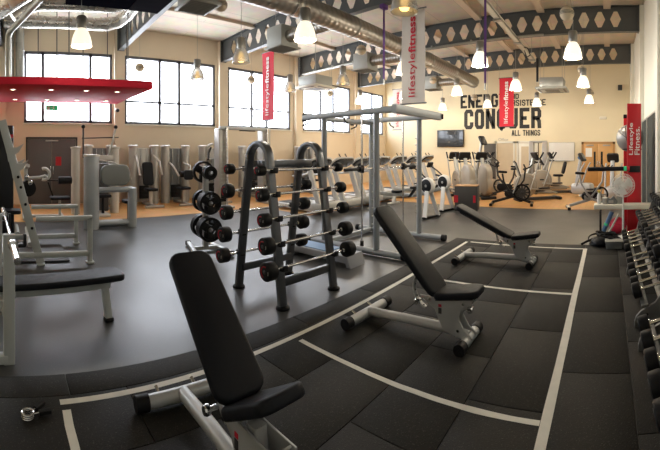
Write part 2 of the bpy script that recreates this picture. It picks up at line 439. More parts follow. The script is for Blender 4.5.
# doors
d = bpy.data.objects.new('door_1', None); COL.objects.link(d); d.location = (WX, 1.32, 0); d['kind'] = 'structure'
MB().span((0, -.82, 0), (.05, -.77, 2.12)).span((0, .77, 0), (.05, .82, 2.12)).span((0, -.82, 2.07), (.05, .82, 2.12)).build('door_frame', 'darkgrey', d)
for sg in (-1, 1):
    lf = MB().span((0, min(0, sg * .765) + .004, .01), (.04, max(0, sg * .765) - .004, 2.06), .004).build('door_leaf', 'doorgrey', d)
    MB().span((.04, sg * .04 - .012, .95), (.07, sg * .04 + .012, 1.2), .004).build('door_handle', 'chrome', lf)
    MB().span((.04, sg * .1 - .1, 1.98), (.07, sg * .1 + .1, 2.03), .004).build('door_closer', 'galv', lf)
MB().span((.041, .12, 1.22), (.046, .30, 1.5)).build('door_sign', 'red', d)
d = bpy.data.objects.new('door_2', None); COL.objects.link(d); d.location = (-.42, FY, 0); d['kind'] = 'structure'
MB().span((-.8, -.06, 0), (-.7, 0, 2.12)).span((.7, -.06, 0), (.8, 0, 2.12)).span((-.8, -.06, 2.02), (.8, 0, 2.12)).build('door_frame', 'oakdark', d)
for sg in (-1, 1):
    lf = MB().span((min(0, sg * .7) + .003, -.045, .01), (max(0, sg * .7) - .003, -.005, 2.02), .004).build('door_leaf', 'oak', d)
    MB().span((sg * .17 - .05, -.05, .9), (sg * .17 + .05, -.044, 1.65)).build('vision_panel', 'screen', lf)
    MB().span((sg * .4 - .18, -.075, 1.92), (sg * .4 + .18, -.045, 1.98), .005).build('door_closer', 'galv', lf)
    MB().span((sg * .05 - .02, -.08, .95), (sg * .05 + .02, -.045, 1.2), .005).build('door_handle', 'chrome', lf)
for x, wd in ((-5.0, .85), (-3.87, .9)):
    nm = 'door_3' if x < -4 else 'door_4'
    d = bpy.data.objects.new(nm, None); COL.objects.link(d); d.location = (x, FY, 0); d['kind'] = 'structure'
    h = wd / 2
    MB().span((-h - .09, -.05, 0), (-h, 0, 2.16)).span((h, -.05, 0), (h + .09, 0, 2.16)).span((-h - .09, -.05, 2.07), (h + .09, 0, 2.16)).build('door_frame', 'doorwhite', d)
    MB().span((-h, -.012, 0), (h, -.004, 2.07)).build('doorway_view', 'office', d)
    if x < -4:
        MB().box((-h - .27, -.3, 1.03), (.62, .04, 2.04), .004, (0, 0, R(38))).build('door_leaf', 'doorgrey', d)
    else:
        lf = MB().span((-h + .02, -.035, .01), (h - .02, -.012, 2.06), .004).build('door_leaf', 'doorwhite', d)
        MB().span((-.3, -.04, .35), (.3, -.034, 1.9)).build('vision_panel', 'office', lf)

# ------------------------------------------------------------------ on the far wall
def wfar(o, label=None, cat=None, group=None): return tag(o, label, cat, group)
L = thing('wall_lettering', 'large black slogan lettering across the pale yellow far wall', 'wall sign', (-5.2, FY - .006, 3.4))
GLYPH = {  # strokes of a heavy condensed capital alphabet on a unit cell
 'A': [[(0, 0), (.38, 1), (.62, 1), (1, 0)], [(.15, .3), (.85, .3)]],
 'C': [[(1, .68), (1, .88), (.8, 1), (.2, 1), (0, .88), (0, .12), (.2, 0), (.8, 0), (1, .12), (1, .32)]],
 'D': [[(0, 0), (0, 1), (.75, 1), (1, .86), (1, .14), (.75, 0), (0, 0)]],
 'E': [[(1, 1), (0, 1), (0, 0), (1, 0)], [(0, .5), (.85, .5)]],
 'G': [[(1, .70), (1, .88), (.8, 1), (.2, 1), (0, .88), (0, .12), (.2, 0), (.8, 0), (1, .12), (1, .45), (.6, .45)]],
 'H': [[(0, 0), (0, 1)], [(1, 0), (1, 1)], [(0, .5), (1, .5)]], 'I': [[(.5, 0), (.5, 1)]], 'L': [[(0, 1), (0, 0), (1, 0)]],
 'N': [[(0, 0), (0, 1)], [(1, 0), (1, 1)], [(.06, .96), (.94, .04)]],
 'O': [[(.2, 0), (0, .12), (0, .88), (.2, 1), (.8, 1), (1, .88), (1, .12), (.8, 0), (.2, 0)]],
 'P': [[(0, 0), (0, 1), (.8, 1), (1, .88), (1, .58), (.8, .46), (0, .46)]],
 'Q': [[(.2, 0), (0, .12), (0, .88), (.2, 1), (.8, 1), (1, .88), (1, .12), (.8, 0), (.2, 0)], [(.45, .06), (.5, -.12), (.72, -.16)]],
 'R': [[(0, 0), (0, 1), (.8, 1), (1, .88), (1, .62), (.8, .5), (0, .5)], [(.6, .5), (.95, .32), (1, 0)]],
 'S': [[(1, .70), (1, .88), (.8, 1), (.2, 1), (0, .88), (0, .64), (.2, .54), (.8, .46), (1, .36), (1, .12), (.8, 0), (.2, 0), (0, .12), (0, .30)]],
 'T': [[(.5, 0), (.5, 1)], [(0, 1), (1, 1)]], 'U': [[(0, 1), (0, .12), (.2, 0), (.8, 0), (1, .12), (1, 1)]],
 'Y': [[(0, 1), (.5, .48), (1, 1)], [(.5, 0), (.5, .5)]]}
def word(body, x0, x1, z0, z1, sw):
    """block capitals: mitred flat strokes, sw wide, fitted between x0..x1 and z0..z1 on the far wall"""
    mb = MB(); wts = [.45 if c in ' I' else 1. for c in body]; unit = (x1 - x0) / (sum(wts) + .16 * (len(body) - 1)); x = x0
    for c, wt in zip(body, wts):
        W, H = unit * wt, z1 - z0
        for pl in GLYPH.get(c, []):
            P = [Vector((x + (W / 2 if c == 'I' else sw / 2 + px_ * (W - sw)) + 5.2, z0 + sw / 2 + pz * (H - sw) - 3.4)) for px_, pz in pl]
            if pl[0] != pl[-1]:
                P[0] += (P[0] - P[1]).normalized() * sw / 2 * (pl[0][1] in (0, 1)); P[-1] += (P[-1] - P[-2]).normalized() * sw / 2 * (pl[-1][1] in (0, 1))
            L_, n = [], len(P)
            for i in range(n):
                cl = pl[0] == pl[-1]
                a = P[i - 1] if i else (P[-2] if cl else None); b = P[i + 1] if i < n - 1 else (P[1] if cl else None)
                d1 = (P[i] - a).normalized() if a is not None else None; d2 = (b - P[i]).normalized() if b is not None else None
                d1 = d1 if d1 is not None else d2; d2 = d2 if d2 is not None else d1
                m_ = d1 + d2; m_ = m_.normalized(); nn = Vector((-m_.y, m_.x)); k = sw / 2 / max(.5, nn.dot(Vector((-d1.y, d1.x))))
                L_.append((P[i] + nn * k, P[i] - nn * k))
            for (a, b), (c_, d_) in zip(L_, L_[1:]):
                mb.prism([(a.x, a.y), (b.x, b.y), (d_.x, d_.y), (c_.x, c_.y)], .006, XZ())
        x += W + .16 * unit
    mb.build('slogan_word', 'blacktext', L)
word('ENERGY', -7.38, -4.95, 3.87, 4.55, .125)
word('AND', -4.87, -4.3, 4.25, 4.5, .05)
word('PERSISTENCE', -5.05, -2.96, 3.9, 4.2, .052)
word('CONQUER', -7.18, -3.18, 2.79, 3.8, .185)
word('ALL', -4.66, -4.22, 2.43, 2.71, .046)
word('THINGS', -4.10, -3.23, 2.43, 2.71, .046)
L = thing('office_sign', 'small grey office lettering on the wall above the open doorway', 'sign', (-5.1, FY - .006, 2.25))
text('sign_word', 'Office', .5, .15, 'greytext', FACE_CAM, L)
t = thing('television', 'black flat screen television mounted on the far wall below the slogan', 'television', (-7.93, FY, 2.33))
MB().box((0, -.07, 0), (1.5, .06, .88), .01).build('bezel', 'plastic', t)
MB().box((0, -.102, 0), (1.42, .006, .80)).build('screen', 'screen', t)
MB().box((0, -.02, 0), (.4, .04, .3)).build('wall_bracket', 'plastic', t)
t = thing('whiteboard', 'white rectangular board on the far wall left of the oak double doors', 'whiteboard', (-2.19, FY, 1.65))
MB().box((0, -.012, 0), (1.22, .018, .86)).build('writing_surface', 'board', t)
f = MB()
for x0, x1, z0, z1 in ((-.63, .63, .43, .45), (-.63, .63, -.45, -.43), (-.63, -.61, -.45, .45), (.61, .63, -.45, .45)): f.span((x0, -.03, z0), (x1, 0, z1))
f.build('frame', 'galv', t)
MB().span((-.4, -.08, -.46), (.4, -.03, -.445)).build('pen_tray', 'galv', t)
t = thing('fire_extinguisher', 'red fire extinguisher hung on the far wall near the window corner', 'fire extinguisher', (-11.35, FY - .1, .55))
MB().lathe([(0, 0), (.075, 0), (.08, .02), (.08, .4), (.06, .46), (.025, .49), (.025, .52), (0, .52)]).build('cylinder', 'red', t)
MB().box((0, 0, .54), (.03, .1, .03), .005).cyl((0, .0, .5), (0, -.06, .55), .012).build('valve_lever', 'plastic', t)
MB().sweep([(.02, -.03, .53), (.1, -.04, .5), (.1, -.05, .25)], .012, 8).build('hose', 'rubber', t)
MB().box((0, .09, .3), (.06, .02, .3)).build('wall_bracket', 'galv', t)
t = MB().lathe([(0, 0), (.09, 0), (.09, .012), (0, .012)], (-1.32, FY - .012, 1.36), (0, -1, 0)).build('round_notice', 'blue'); tag(t, 'round blue notice on the far wall between whiteboard and oak doors', 'notice')
t = MB().lathe([(0, 0), (.08, 0), (.08, .012), (0, .012)], (-1.32, FY - .012, 1.02), (0, -1, 0)).build('round_notice', 'redtext'); tag(t, 'round red notice below the blue one beside the oak doors', 'notice')
t = MB().span((-1.02, FY - .052, 1.4), (-.72, FY - .046, 1.82)).build('paper_notice', 'paper'); tag(t, 'white paper notice taped to the left leaf of the oak doors', 'notice')
t = thing('alarm_sounder', 'small cream oval sounder on the far wall above the oak doors', 'alarm', (-.19, FY, 3.26))
MB().box((0, -.04, 0), (.34, .08, .14), .03).build('body', 'doorwhite', t)
t = thing('wall_speaker', 'small black box speaker high on the far wall at the right', 'speaker', (.62, FY, 4.7))
MB().box((0, -.1, 0), (.2, .18, .24), .01).build('cabinet', 'plastic', t); MB().box((0, -.195, 0), (.16, .012, .2)).build('grille', 'darkgrey', t)

# ------------------------------------------------------------------ red canopy and things at the left wall
CZ = 3.15
t = thing('entrance_canopy', 'red suspended canopy with rows of downlights by the left windows', 'canopy', (-9.9, 1., CZ))
MB().box((0, -.0, .085), (3.05, 4.6, .17), .008).build('canopy_slab', 'canopy', t)
MB().box((0, 0, .176), (3.0, 4.55, .012)).build('bounce_stop_sheet', 'boxgrey', t)  # added unseen grey sheet, keeps canopy red from bouncing onto the ducts
for q, ys in ((.85, (-1.85, -.93, -.02, .84, 1.62)), (-.9, (-1.8, -.86, .05, .92, 1.78))):
    for y in ys:
        dl = MB().ring((q, y, -.006), (0, 0, 1), .05, .075, .012, 16).build('downlight', 'white', t)
        MB().disc((q, y, -.004), (0, 0, 1), .05, .006, .002, 16).build('lens', 'downlight', dl)
for x, y in ((-.9, -.2), (-.2, .25), (.3, .5), (.9, .75), (-.6, 1.75), (.7, 1.95), (-.2, 2.2)):
    MB().cyl((x, y, .17), (x, y, roof(-9.9 + x) - CZ - .01), .014, n=6).build('hanging_wire', 'darkgrey', t)
t = thing('exit_sign', 'green emergency exit sign hanging beneath the red canopy', 'exit sign', (-11.35, 1.25, 2.98))
MB().box((0, 0, 0), (.03, .36, .16), .004).build('panel', 'green', t)
g = MB(); g.ball((.02, .06, .045), .016, n=8).box((.018, .05, .005), (.006, .03, .05), 0, (.4, 0, 0)).box((.018, .035, -.04), (.006, .014, .05), 0, (-.7, 0, 0)).box((.018, .07, -.04), (.006, .014, .05), 0, (.6, 0, 0)).box((.018, .02, .01), (.006, .05, .012), 0, (.5, 0, 0))
g.box((.018, -.1, -.02), (.006, .07, .11)).box((.018, -.03, 0), (.006, .05, .014)).build('pictogram', 'paper', t)
MB().cyl((0, .1, .08), (0, .1, .17), .006, n=6).cyl((0, -.1, .08), (0, -.1, .17), .006, n=6).build('hanger', 'galv', t)
t = thing('dome_camera', 'small dark dome camera on the pillar at the canopy end', 'camera', (WX + .3, 3.4, 3.0))
MB().box((-.07, 0, .03), (.16, .12, .05), .01).build('bracket', 'white', t); MB().ball((.0, 0, -.02), .065, (1, 1, .9), 14).build('dome', 'plastic', t)
t = thing('window_sticker', 'pale grey sticker on the lower left pane of the canopy window', 'sticker', (WX - .05, .78, 2.85))
MB().box((0, 0, 0), (.006, .3, .16), 0, (R(8), 0, 0)).build('film', 'film', t)

# ------------------------------------------------------------------ pendant lamps
def make_pendant(m, warm, label):
    t = thing('pendant_lamp', label, 'lamp', (0, 0, 0), 0, 'bell pendant lamps under the roof')
    MB().lathe([(.2, 0), (.205, .01), (.19, .11), (.165, .20), (.125, .29), (.085, .335), (.08, .335), (.117, .285), (.155, .195), (.18, .105), (.195, .01), (.2, 0)]).build('shade', m, t)
    MB().lathe([(0, .335), (.09, .335), (.10, .36), (.10, .56), (.085, .58), (.02, .6), (0, .6)]).build('lamp_holder', 'lampcap', t)
    MB().lathe([(0, .02), (.06, .03), (.085, .09), (.06, .17), (.03, .25), (0, .25)], n=16).build('bulb', warm, t)
    return t
def lamp_at(proto, x, y, label, used, light=True, zb=3.7):
    o = proto if not used[0] else dup(proto, (x, y, zb)); used[0] = True
    o.location = (x, y, zb); o['label'] = label
    top = roof(x) - .1 - zb
    MB().cyl((0, 0, .59), (0, 0, top), .006, n=6).build('cable', 'galv', o)
    if light:
        l = bpy.data.objects.new('lamp_light', DIM if y > 15 or y < 2 else LAMP); COL.objects.link(l); l.parent = o; l.location = (0, 0, -.04)
    return o
LAMP = bpy.data.lights.new('lamp_light', 'POINT'); LAMP.energy = 70; LAMP.color = (1., .89, .72); LAMP.shadow_soft_size = .12
DIM = LAMP.copy(); DIM.energy = 30
P_LIT = make_pendant('lit', 'warm', 'lit'); P_CLR = make_pendant('clearshade', 'warm2', 'clear')
ul, uc = [False], [False]
LIT = [(-7.2, 1.37, 'lit bell pendant lamp hanging directly in front of the red canopy'),
       (-4.95, 4.86, 'lit bell pendant lamp beside the large round duct, above the barbell rack'),
       (-.74, 8.22, 'largest lit bell pendant lamp of the right-hand row'),
       (-2.96, 8.53, 'lit bell pendant lamp beside the metal cable tray, by a purple strap'),
       (-5.1, 8.6, 'lit bell pendant lamp half hidden behind the upper edge of the white banner'),
       (-7.5, 12.7, 'lit bell pendant lamp half hidden behind the lower edge of the white banner'),
       (-9.8, 12.9, 'lit bell pendant lamp by the last large window, above the smith machine beam'),
       (-5.27, 12.65, 'lit bell pendant lamp beside the open end of the large round duct'),
       (-7.8, 16.9, 'small lit bell pendant lamp above the wall television'),
       (-2.99, 12.2, 'lit bell pendant lamp just right of the distant red banner'),
       (-3.1, 16.6, 'small lit bell pendant lamp in front of the wall word ending slogan line two'),
       (-5.4, 16.6, 'small lit bell pendant lamp in front of the slogan word energy'),
       (-.75, 11.9, 'middle lit bell pendant lamp of the right-hand row'),
       (-.75, 15.9, 'farthest lit bell pendant lamp of the right-hand row')]
for x, y, lb in LIT: lamp_at(P_LIT, x, y, lb, ul)
CLR = [(-7.17, 4.99, 'clear glass bell pendant lamp beside the left red banner'),
       (-2.81, 4.76, 'clear glass bell pendant lamp at the top of the white banner'),
       (-7.45, 8.94, 'clear glass bell pendant lamp between two grey air boxes'),
       (-9.5, 5.1, 'bell pendant lamp with warm bulb glow against the second window'),
       (-9.6, 8.7, 'bell pendant lamp with warm bulb glow right of the left red banner')]
for x, y, lb in CLR: lamp_at(P_CLR, x, y, lb, uc, light=False)

# globe speakers
g0 = thing('globe_speaker', 'globe', 'speaker', (0, 0, 0), 0, 'tan globe speakers hung from the roof')
MB().ball((0, 0, 0), .15, n=24).build('shell', 'globe', g0)
MB().torus((0, 0, -.005), (0, 0, 1), .149, .008, 24, 6).torus((0, 0, .022), (0, 0, 1), .147, .006, 24, 6).torus((0, 0, -.03), (0, 0, 1), .145, .006, 24, 6).build('grille_band', 'grille', g0)
GL = [(-6.8, 4.2, 4.75, 'globe speaker hung nearest the black ceiling raft'), (-6.87, 9.1, 4.71, 'tan globe speaker above the second grey air box'),
      (-.82, 7.75, 4.5, 'largest tan globe speaker over the right-hand lamp row'), (-.82, 12.4, 4.35, 'tan globe speaker hung beside the middle right-hand lamp'),
      (-.72, 16.7, 4.22, 'farthest tan globe speaker beside the last right-hand lamp'), (-7.0, 14.2, 4.63, 'tan globe speaker right of the white banner'),
      (-11.55, 4.1, 4.37, 'small globe speaker in front of the second window'), (-11.55, 8.5, 4.37, 'small globe speaker left of the left red banner'),
      (-11.55, 12.9, 4.3, 'small globe speaker beneath the square ceiling cassette by the windows'), (-5.9, 16.2, 4.1, 'small tan globe speaker in front of the slogan word energy')]
for i, (x, y, z, lb) in enumerate(GL):
    o = dup(g0, (x, y, z), None, lb) if i else place(g0, (x, y, z), 0, lb)
    MB().cyl((0, 0, .148), (0, 0, roof(x) - z - .005), .005, n=6).build('cable', 'galv', o)

# ------------------------------------------------------------------ ducts, air boxes, cassettes, conduit
t = thing('spiral_duct', 'long round spiral metal duct running down the room under the beams', 'duct', (-5.7, 0, 4.68))
n = 40
MB().cyl((0, -2, 0), (0, 15.6, 0), .245, n=28).build('duct_tube', 'duct', t)
for y in (1.2, 3.2, 5.2, 7.2, 9.2, 11.2, 13.2, 15.5): MB().torus((0, y, 0), (0, 1, 0), .248, .012, 28, 6).build('joint_band', 'galv', t)
for y in (2.6, 6.2, 10.3, 14.5): MB().cyl((0, y, .26), (0, y, roof(-5.7) - 4.68), .006, n=6).build('hanger_wire', 'galv', t)
for (x, y, lb) in ((-7.75, 6.75, 'grey air terminal box beside the left red banner'), (-7.75, 10.5, 'grey air terminal box left of the white banner'),
                   (-7.55, 15.3, 'small grey air terminal box right of the white banner bottom'), (-6.6, 3.55, 'grey air terminal box next to the black ceiling raft')):
    t = thing('air_terminal_box', lb, 'air vent', (x, y, 4.42 if x < -7 else 4.5), 0, 'air terminal boxes on the duct')
    MB().box((0, 0, .32), (.6, .6, .52), .01).build('plenum', 'boxgrey', t)
    MB().box((0, 0, .03), (.7, .7, .05), .008).build('flange', 'boxgrey', t)
    g = MB()
    for k in range(9): g.box((-.28 + .07 * k, 0, -.004), (.03, .58, .012), 0, (0, R(35), 0))
    g.box((0, 0, .006), (.6, .6, .006)).build('grille', 'grille', t)
    if x < -7: MB().cyl((.29, 0, .3), (x * -1 - 5.95, 0, .3), .17, n=20).build('branch_duct', 'ductx', t)
    for sx in (-.28, .28): MB().cyl((sx, 0, .57), (sx, 0, roof(x + sx) - (4.43 if x < -7 else 4.51)), .005, n=6).build('hanger_wire', 'galv', t)
for (x, y, lb) in ((-9.45, 9.8, 'square ceiling cassette unit hanging by the third window'), (-2.0, 13.9, 'square chrome-sided cassette unit hanging in front of the slogan wall')):
    t = thing('ceiling_cassette', lb, 'air conditioner', (x, y, 3.9), 0, 'hanging cassette air conditioners')
    MB().box((0, 0, .25), (.86, .86, .36), .01).build('casing', 'boxgrey' if x < -5 else 'galv', t)
    MB().box((0, 0, .04), (1.12, 1.12, .07), .015).build('fascia', 'doorwhite' if x < -5 else 'boxgrey', t)
    g = MB().box((0, 0, .0), (.5, .5, .012))
    for q in range(4): g.box((.46 * math.cos(q * PI / 2), .46 * math.sin(q * PI / 2), .0), (.07, .7, .012), 0, (0, 0, q * PI / 2))
    g.build('intake_grille', 'grille', t)
    for sx in (-.4, .4):
        for sy in (-.4, .4): MB().cyl((sx, sy, .42), (sx, sy, roof(x + sx) - 3.91), .006, n=6).build('hanger_rod', 'galv', t)
    MB().cyl((-.52, -.3, .3), (-.52, -.3, 1.15), .045, n=10).build('drain_pipe', 'plastic', t)
t = thing('cable_tray', 'pale metal cable tray running towards the slogan wall', 'cable tray', (-2.8, 6., 5.1))
MB().span((-.09, 0, 0), (.09, 8.3, .02)).span((-.09, 0, 0), (-.075, 8.3, .07)).span((.075, 0, 0), (.09, 8.3, .07)).build('tray', 'doorwhite', t)
for y in (1., 3.4, 5.6, 7.9): MB().span((-.12, y, -.05), (.12, y + .12, .0)).cyl((0, y, 0), (0, y, roof(-2.8) - 5.11), .008, n=6).build('clamp', 'galv', t)
MB().sweep([(-.02, 6.2, .04), (.2, 6.3, -.02), (.24, 6.5, -.2), (.1, 6.6, -.24), (0, 6.62, .02)], .018, 8).build('cable_loop', 'plastic', t)
for (x0, x1, y, z, lb) in ((-11.6, -8.2, 11.25, 4.94, 'grey conduit pipe along the third beam above the cassette'), (-6.5, -1.9, 11.25, 5.06, 'grey conduit pipe along the third beam behind the white banner')):
    t = thing('conduit_pipe', lb, 'pipe', (x0, y, z))
    MB().cyl((0, 0, 0), (x1 - x0, 0, .025 * (x1 - x0)), .035, n=10).build('pipe', 'galv', t)
    for k in (.2, .5, .8): MB().box(((x1 - x0) * k, 0, .025 * (x1 - x0) * k + .02), (.05, .09, .09)).build('clip', 'galv', t)
# foil ducts top left
t = thing('foil_duct', 'crumpled foil covered duct above the canopy, lower of the two', 'duct', (-10., 0, 5.1))
pts = [(0, -.16, .0), (0, 0.3, 0), (.0, 1, -.01), (0, 2.2, 0), (.02, 2.62, .02), (.2, 2.9, .07), (.55, 3.05, .16), (1.3, 3.1, .3)]
MB().sweep(pts, [.17 + .012 * math.sin(i * 2) for i in range(len(pts))], 18).build('duct_tube', 'foil', t)
t = thing('foil_duct', 'crumpled foil covered duct above the canopy, upper of the two', 'duct', (-8.6, 0, 5.02))
MB().sweep([(-.0, .05, -.3), (0, .35, -.08), (0, .7, .0), (0, 1.4, .02), (.05, 2.4, .03), (.5, 2.75, .05)], .15, 18).build('duct_tube', 'foil', t)
t = thing('foil_duct', 'bright foil duct elbow in the top left corner', 'duct', (-7.3, 0, 4.75))
MB().sweep([(.9, .9, .45), (.5, .62, .15), (.1, .3, .02), (-.3, .02, -.02), (-.8, -.3, -.04)], .24, 18).build('duct_tube', 'foil', t)
t = thing('steel_pipe', 'slanting steel pipe descending at the left edge above the canopy', 'pipe', (-8.5, -.04, CZ + .183))
MB().sweep([(0, 0, 0), (0, 0, .92), (.08, .04, 1.0), (1.7, .6, 1.1)], .07, 12).build('pipe', 'galv', t)
for y, lb in ((-.02, 'ribbed vertical duct against the left wall, nearer the photo edge'), (.3, 'ribbed vertical duct against the left wall beside the first window')):
    t = thing('riser_duct', lb, 'duct', (WX + .33, y, 3.4)); MB().cyl((0, 0, -.0), (0, 0, roof(-11.8) - 3.4), .13, n=16).build('duct_tube', 'galv', t)
    for k in range(9): MB().torus((0, 0, .1 + .25 * k), (0, 0, 1), .132, .012, 16, 6).build('rib', 'galv', t)
t = thing('ceiling_raft', 'black suspended ceiling raft at the top left of the room', 'ceiling panel', (-6., 2.2, 4.6))
MB().box((-.2, -.45, .06), (2.6, 1.3, .12), .005).build('black_panel', 'raft', t)
MB().box((-.2, .535, .06), (2.6, .65, .12), .005).build('grey_panel', 'raft2', t)
for sx in (-1.3, .9): MB().cyl((sx, 0, .12), (sx, 0, roof(-6. + sx) - 4.61), .008, n=6).build('hanger_wire', 'galv', t)
# purple straps
for (x, z, lb) in ((-4.95, 3.23, 'purple strap hanging left of the white banner'), (-2.47, 2.94, 'purple strap hanging in front of the lit lamp by the cable tray')):
    t = thing('hanging_strap', lb, 'strap', (x, 7.44, z)); top = 4.93 + .025 * (x + 12) - z
    s = MB(); s.prism([(-.022, .12), (.022, .12), (.028, top * .6), (.02, top), (-.02, top), (-.026, top * .5)], .012, XZ()); s.build('webbing', 'purple', t)
    MB().box((0, 0, top - .04), (.12, .2, .1), .01).build('beam_clamp', 'purple', t); MB().cyl((0, 0, 0), (0, 0, .14), .02, n=10).build('end_clip', 'galv', t)
# banners: cloth hung from the beams, lettering reading upwards
def banner(label, x, y, zt, H, w, cloth, ink, rz=0.):
    t = thing('hanging_banner', label, 'banner', (x, y, zt - H), R(rz))
    c = MB(); K = 14; f = []
    for side in (0, 1):
        f.append([[c.bm.verts.new((-w / 2 + w * i / 6, (.008 if side else 0) + .012 * math.sin(j * .7 + i * .5), .02 + (H - .04) * j / K)) for i in range(7)] for j in range(K + 1)])
    for q in (0, 1):
        for j in range(K):
            for i in range(6): c.bm.faces.new((f[q][j][i], f[q][j][i + 1], f[q][j + 1][i + 1], f[q][j + 1][i]))
    for j in range(K):
        for i in (0, 6): c.bm.faces.new((f[0][j][i], f[1][j][i], f[1][j + 1][i], f[0][j + 1][i]))
    c.build('cloth', cloth, t)
    for z in (.01, H - .01): MB().cyl((-w / 2 - .03, .004, z), (w / 2 + .03, .004, z), .016, n=10).build('rail', 'charcoal', t)
    zz = H * .92; a, b = H * .075, H * .53
    text('lettering', 'lifestyle', b - a, w * .36, ink, Matrix.Translation((.0, -.022, (a + b) / 2)) @ UPWARD, t, .0)
    text('lettering', 'fitness', zz - b - .02, w * .36 * .86, ink, Matrix.Translation((-.03 * w, -.022, (b + zz) / 2 + .01)) @ UPWARD, t, .025)
    for sx in (-w / 2, w / 2): MB().cyl((sx, .004, H), (sx, .004, 4.96 + .025 * (x + 12) - zt + H), .004, n=6).build('cord', 'galv', t)
    return t
banner('white vertical banner with red lettering hanging at centre top', -4.03, 7.2, 4.76, 2.06, .58, 'whitecloth', 'redtext')
banner('red vertical banner with white lettering in front of the left windows', -8.93, 7.2, 4.68, 2.08, .56, 'redcloth', 'whitetext')
banner('red vertical banner with white lettering hanging before the slogan wall', -3.98, 14.7, 4.62, 1.98, .6, 'redcloth', 'whitetext')
banner('distant white banner with red lettering beyond the smith machine', -9.2, 15.0, 4.55, 1.9, .56, 'whitecloth', 'redtext')

# ------------------------------------------------------------------ adjustable benches
def bench(label, x, y, ang, seat_tilt=5, rz=0., hz=.375, L=.97, rl=.66, rx=-.52):
    t = thing('adjustable_bench', label, 'weight bench', (x, y, .013), rz, 'adjustable weight benches on the taped mats')
    def cross(px_, z, L, r, nm):
        f = MB().sweep([(px_, -L / 2, z), (px_, L / 2, z)], r, 18).build(nm, 'silver', t)
        for sy in (-1, 1):
            MB().sweep([(px_, sy * (L / 2 - .05), z), (px_, sy * (L / 2 + .035), z)], r + .007, 18).build('rubber_cap', 'rubber', f)
        return f
    rf = cross(rx, .055, rl, .046, 'rear_foot')
    MB().cyl((rx - .03, .1, .08), (rx - .075, .1, .1), .012, n=8).cyl((rx - .03, -.16, .08), (rx - .075, -.16, .1), .012, n=8).build('lug', 'chrome', rf)
    cross(.55, .045, .40, .044, 'front_foot')
    MB().sweep([(rx + .02, 0, .07), (-.1, 0, .095), (.32, 0, .10), (.55, 0, .065)], .043, 18).build('spine', 'silver', t)
    pl = [(.10, .375), (.60, .385), (.60, .355), (.50, .30), (.475, .22), (.53, .13), (.60, .08), (.60, .055), (.40, .075), (.32, .12), (.28, .2), (.25, .27), (.12, .355)]
    for sy in (-1, 1):
        s = MB().prism(pl, .012, XZ(sy * .055), .003).build('side_plate', 'silver', t)
        MB().cyl((.2, sy * .06, .35), (.2, sy * .07, .35), .014, n=10).cyl((.52, sy * .06, .355), (.52, sy * .07, .355), .014, n=10).cyl((.47, sy * .06, .12), (.47, sy * .07, .12), .012, n=10).build('bolt', 'chrome', s)
        if sy < 0:
            MB().box((.30, -.0625, .31), (.03, .003, .025)).build('warning_label', 'redtext', s); MB().box((.30, -.0625, .265), (.03, .003, .05)).build('warning_label', 'darkgrey', s)
    MB().sweep([(.42, 0, .09), (.40, 0, .25), (.38, 0, .39)], .03, rect=(.07, .08)).build('post', 'silver', t)
    # curved adjuster plates with holes
    for nm, cx, cz, rad, a0, a1 in (('back_adjuster', .2, .42, .19, 150, 248), ('seat_adjuster', .42, .46, .19, 275, 345)):
        pts = [(cx + rad * math.cos(R(a0 + (a1 - a0) * k / 12)), 0, cz + rad * math.sin(R(a0 + (a1 - a0) * k / 12))) for k in range(13)]
        a = MB().sweep(pts, .02, rect=(.012, .045), up=(0, 1, 0)).build(nm, 'silver', t)
        h = MB()
        for k in range(1, 12, 2): h.cyl((pts[k][0], -.008, pts[k][2]), (pts[k][0], .008, pts[k][2]), .011, n=10)
        h.build('peg_hole', 'rubber', a)
    for kx, kz in ((.1, .33), (.60, .34)):
        MB().cyl((kx, -.05, kz), (kx, -.10, kz), .014, n=10).lathe([(0, 0), (.028, .004), (.03, .02), (.024, .034), (0, .038)], (kx, -.1, kz), (0, -1, 0), 14).build('pull_pin', 'chrome', t)
    st = -R(seat_tilt)
    sx_, sz_ = .255 + .205 * math.cos(st), .40 - .205 * math.sin(st)
    s = MB().pad((sx_, 0, sz_), (.42, .28, .062), .07, .018, (0, st, 0), .93).build('seat', 'vinyl', t)
    MB().box((sx_ - .034 * math.sin(-st) , 0, sz_ - .034 * math.cos(st)), (.36, .22, .014), .004, (0, st, 0)).build('seat_plate', 'chrome', s)
    a = R(ang); hx = .25; ca, sa = math.cos(a), math.sin(a)
    c = Vector((hx - ca * L / 2, 0, hz + sa * L / 2)); nrm = Vector((sa, 0, ca))
    MB().pad(c + nrm * .035, (L, .29, .06), .075, .018, (0, a, 0)).build('backrest', 'vinyl', t)
    MB().box(c - nrm * .012, (L * .8, .20, .02), .004, (0, a, 0)).build('backrest_plate', 'plastic', t)
    e = Vector((hx, 0, hz)) - nrm * .03
    MB().sweep([e, e + Vector((-ca, 0, sa)) * .62], .03, rect=(.06, .05)).build('back_rail', 'silver', t)
    return t
bench('black padded silver incline bench closest to the chrome collar lying on the mat', -1.80, 1.09, 40, 33, R(-2), .42, .87, .58, -.47)
bench('black padded silver bench with the steepest raised back, between two other benches', -1.72, 3.08, 48, 9)
bench('black padded silver bench with the lowest, flattest tilted back', -1.64, 5.45, 25, 8)

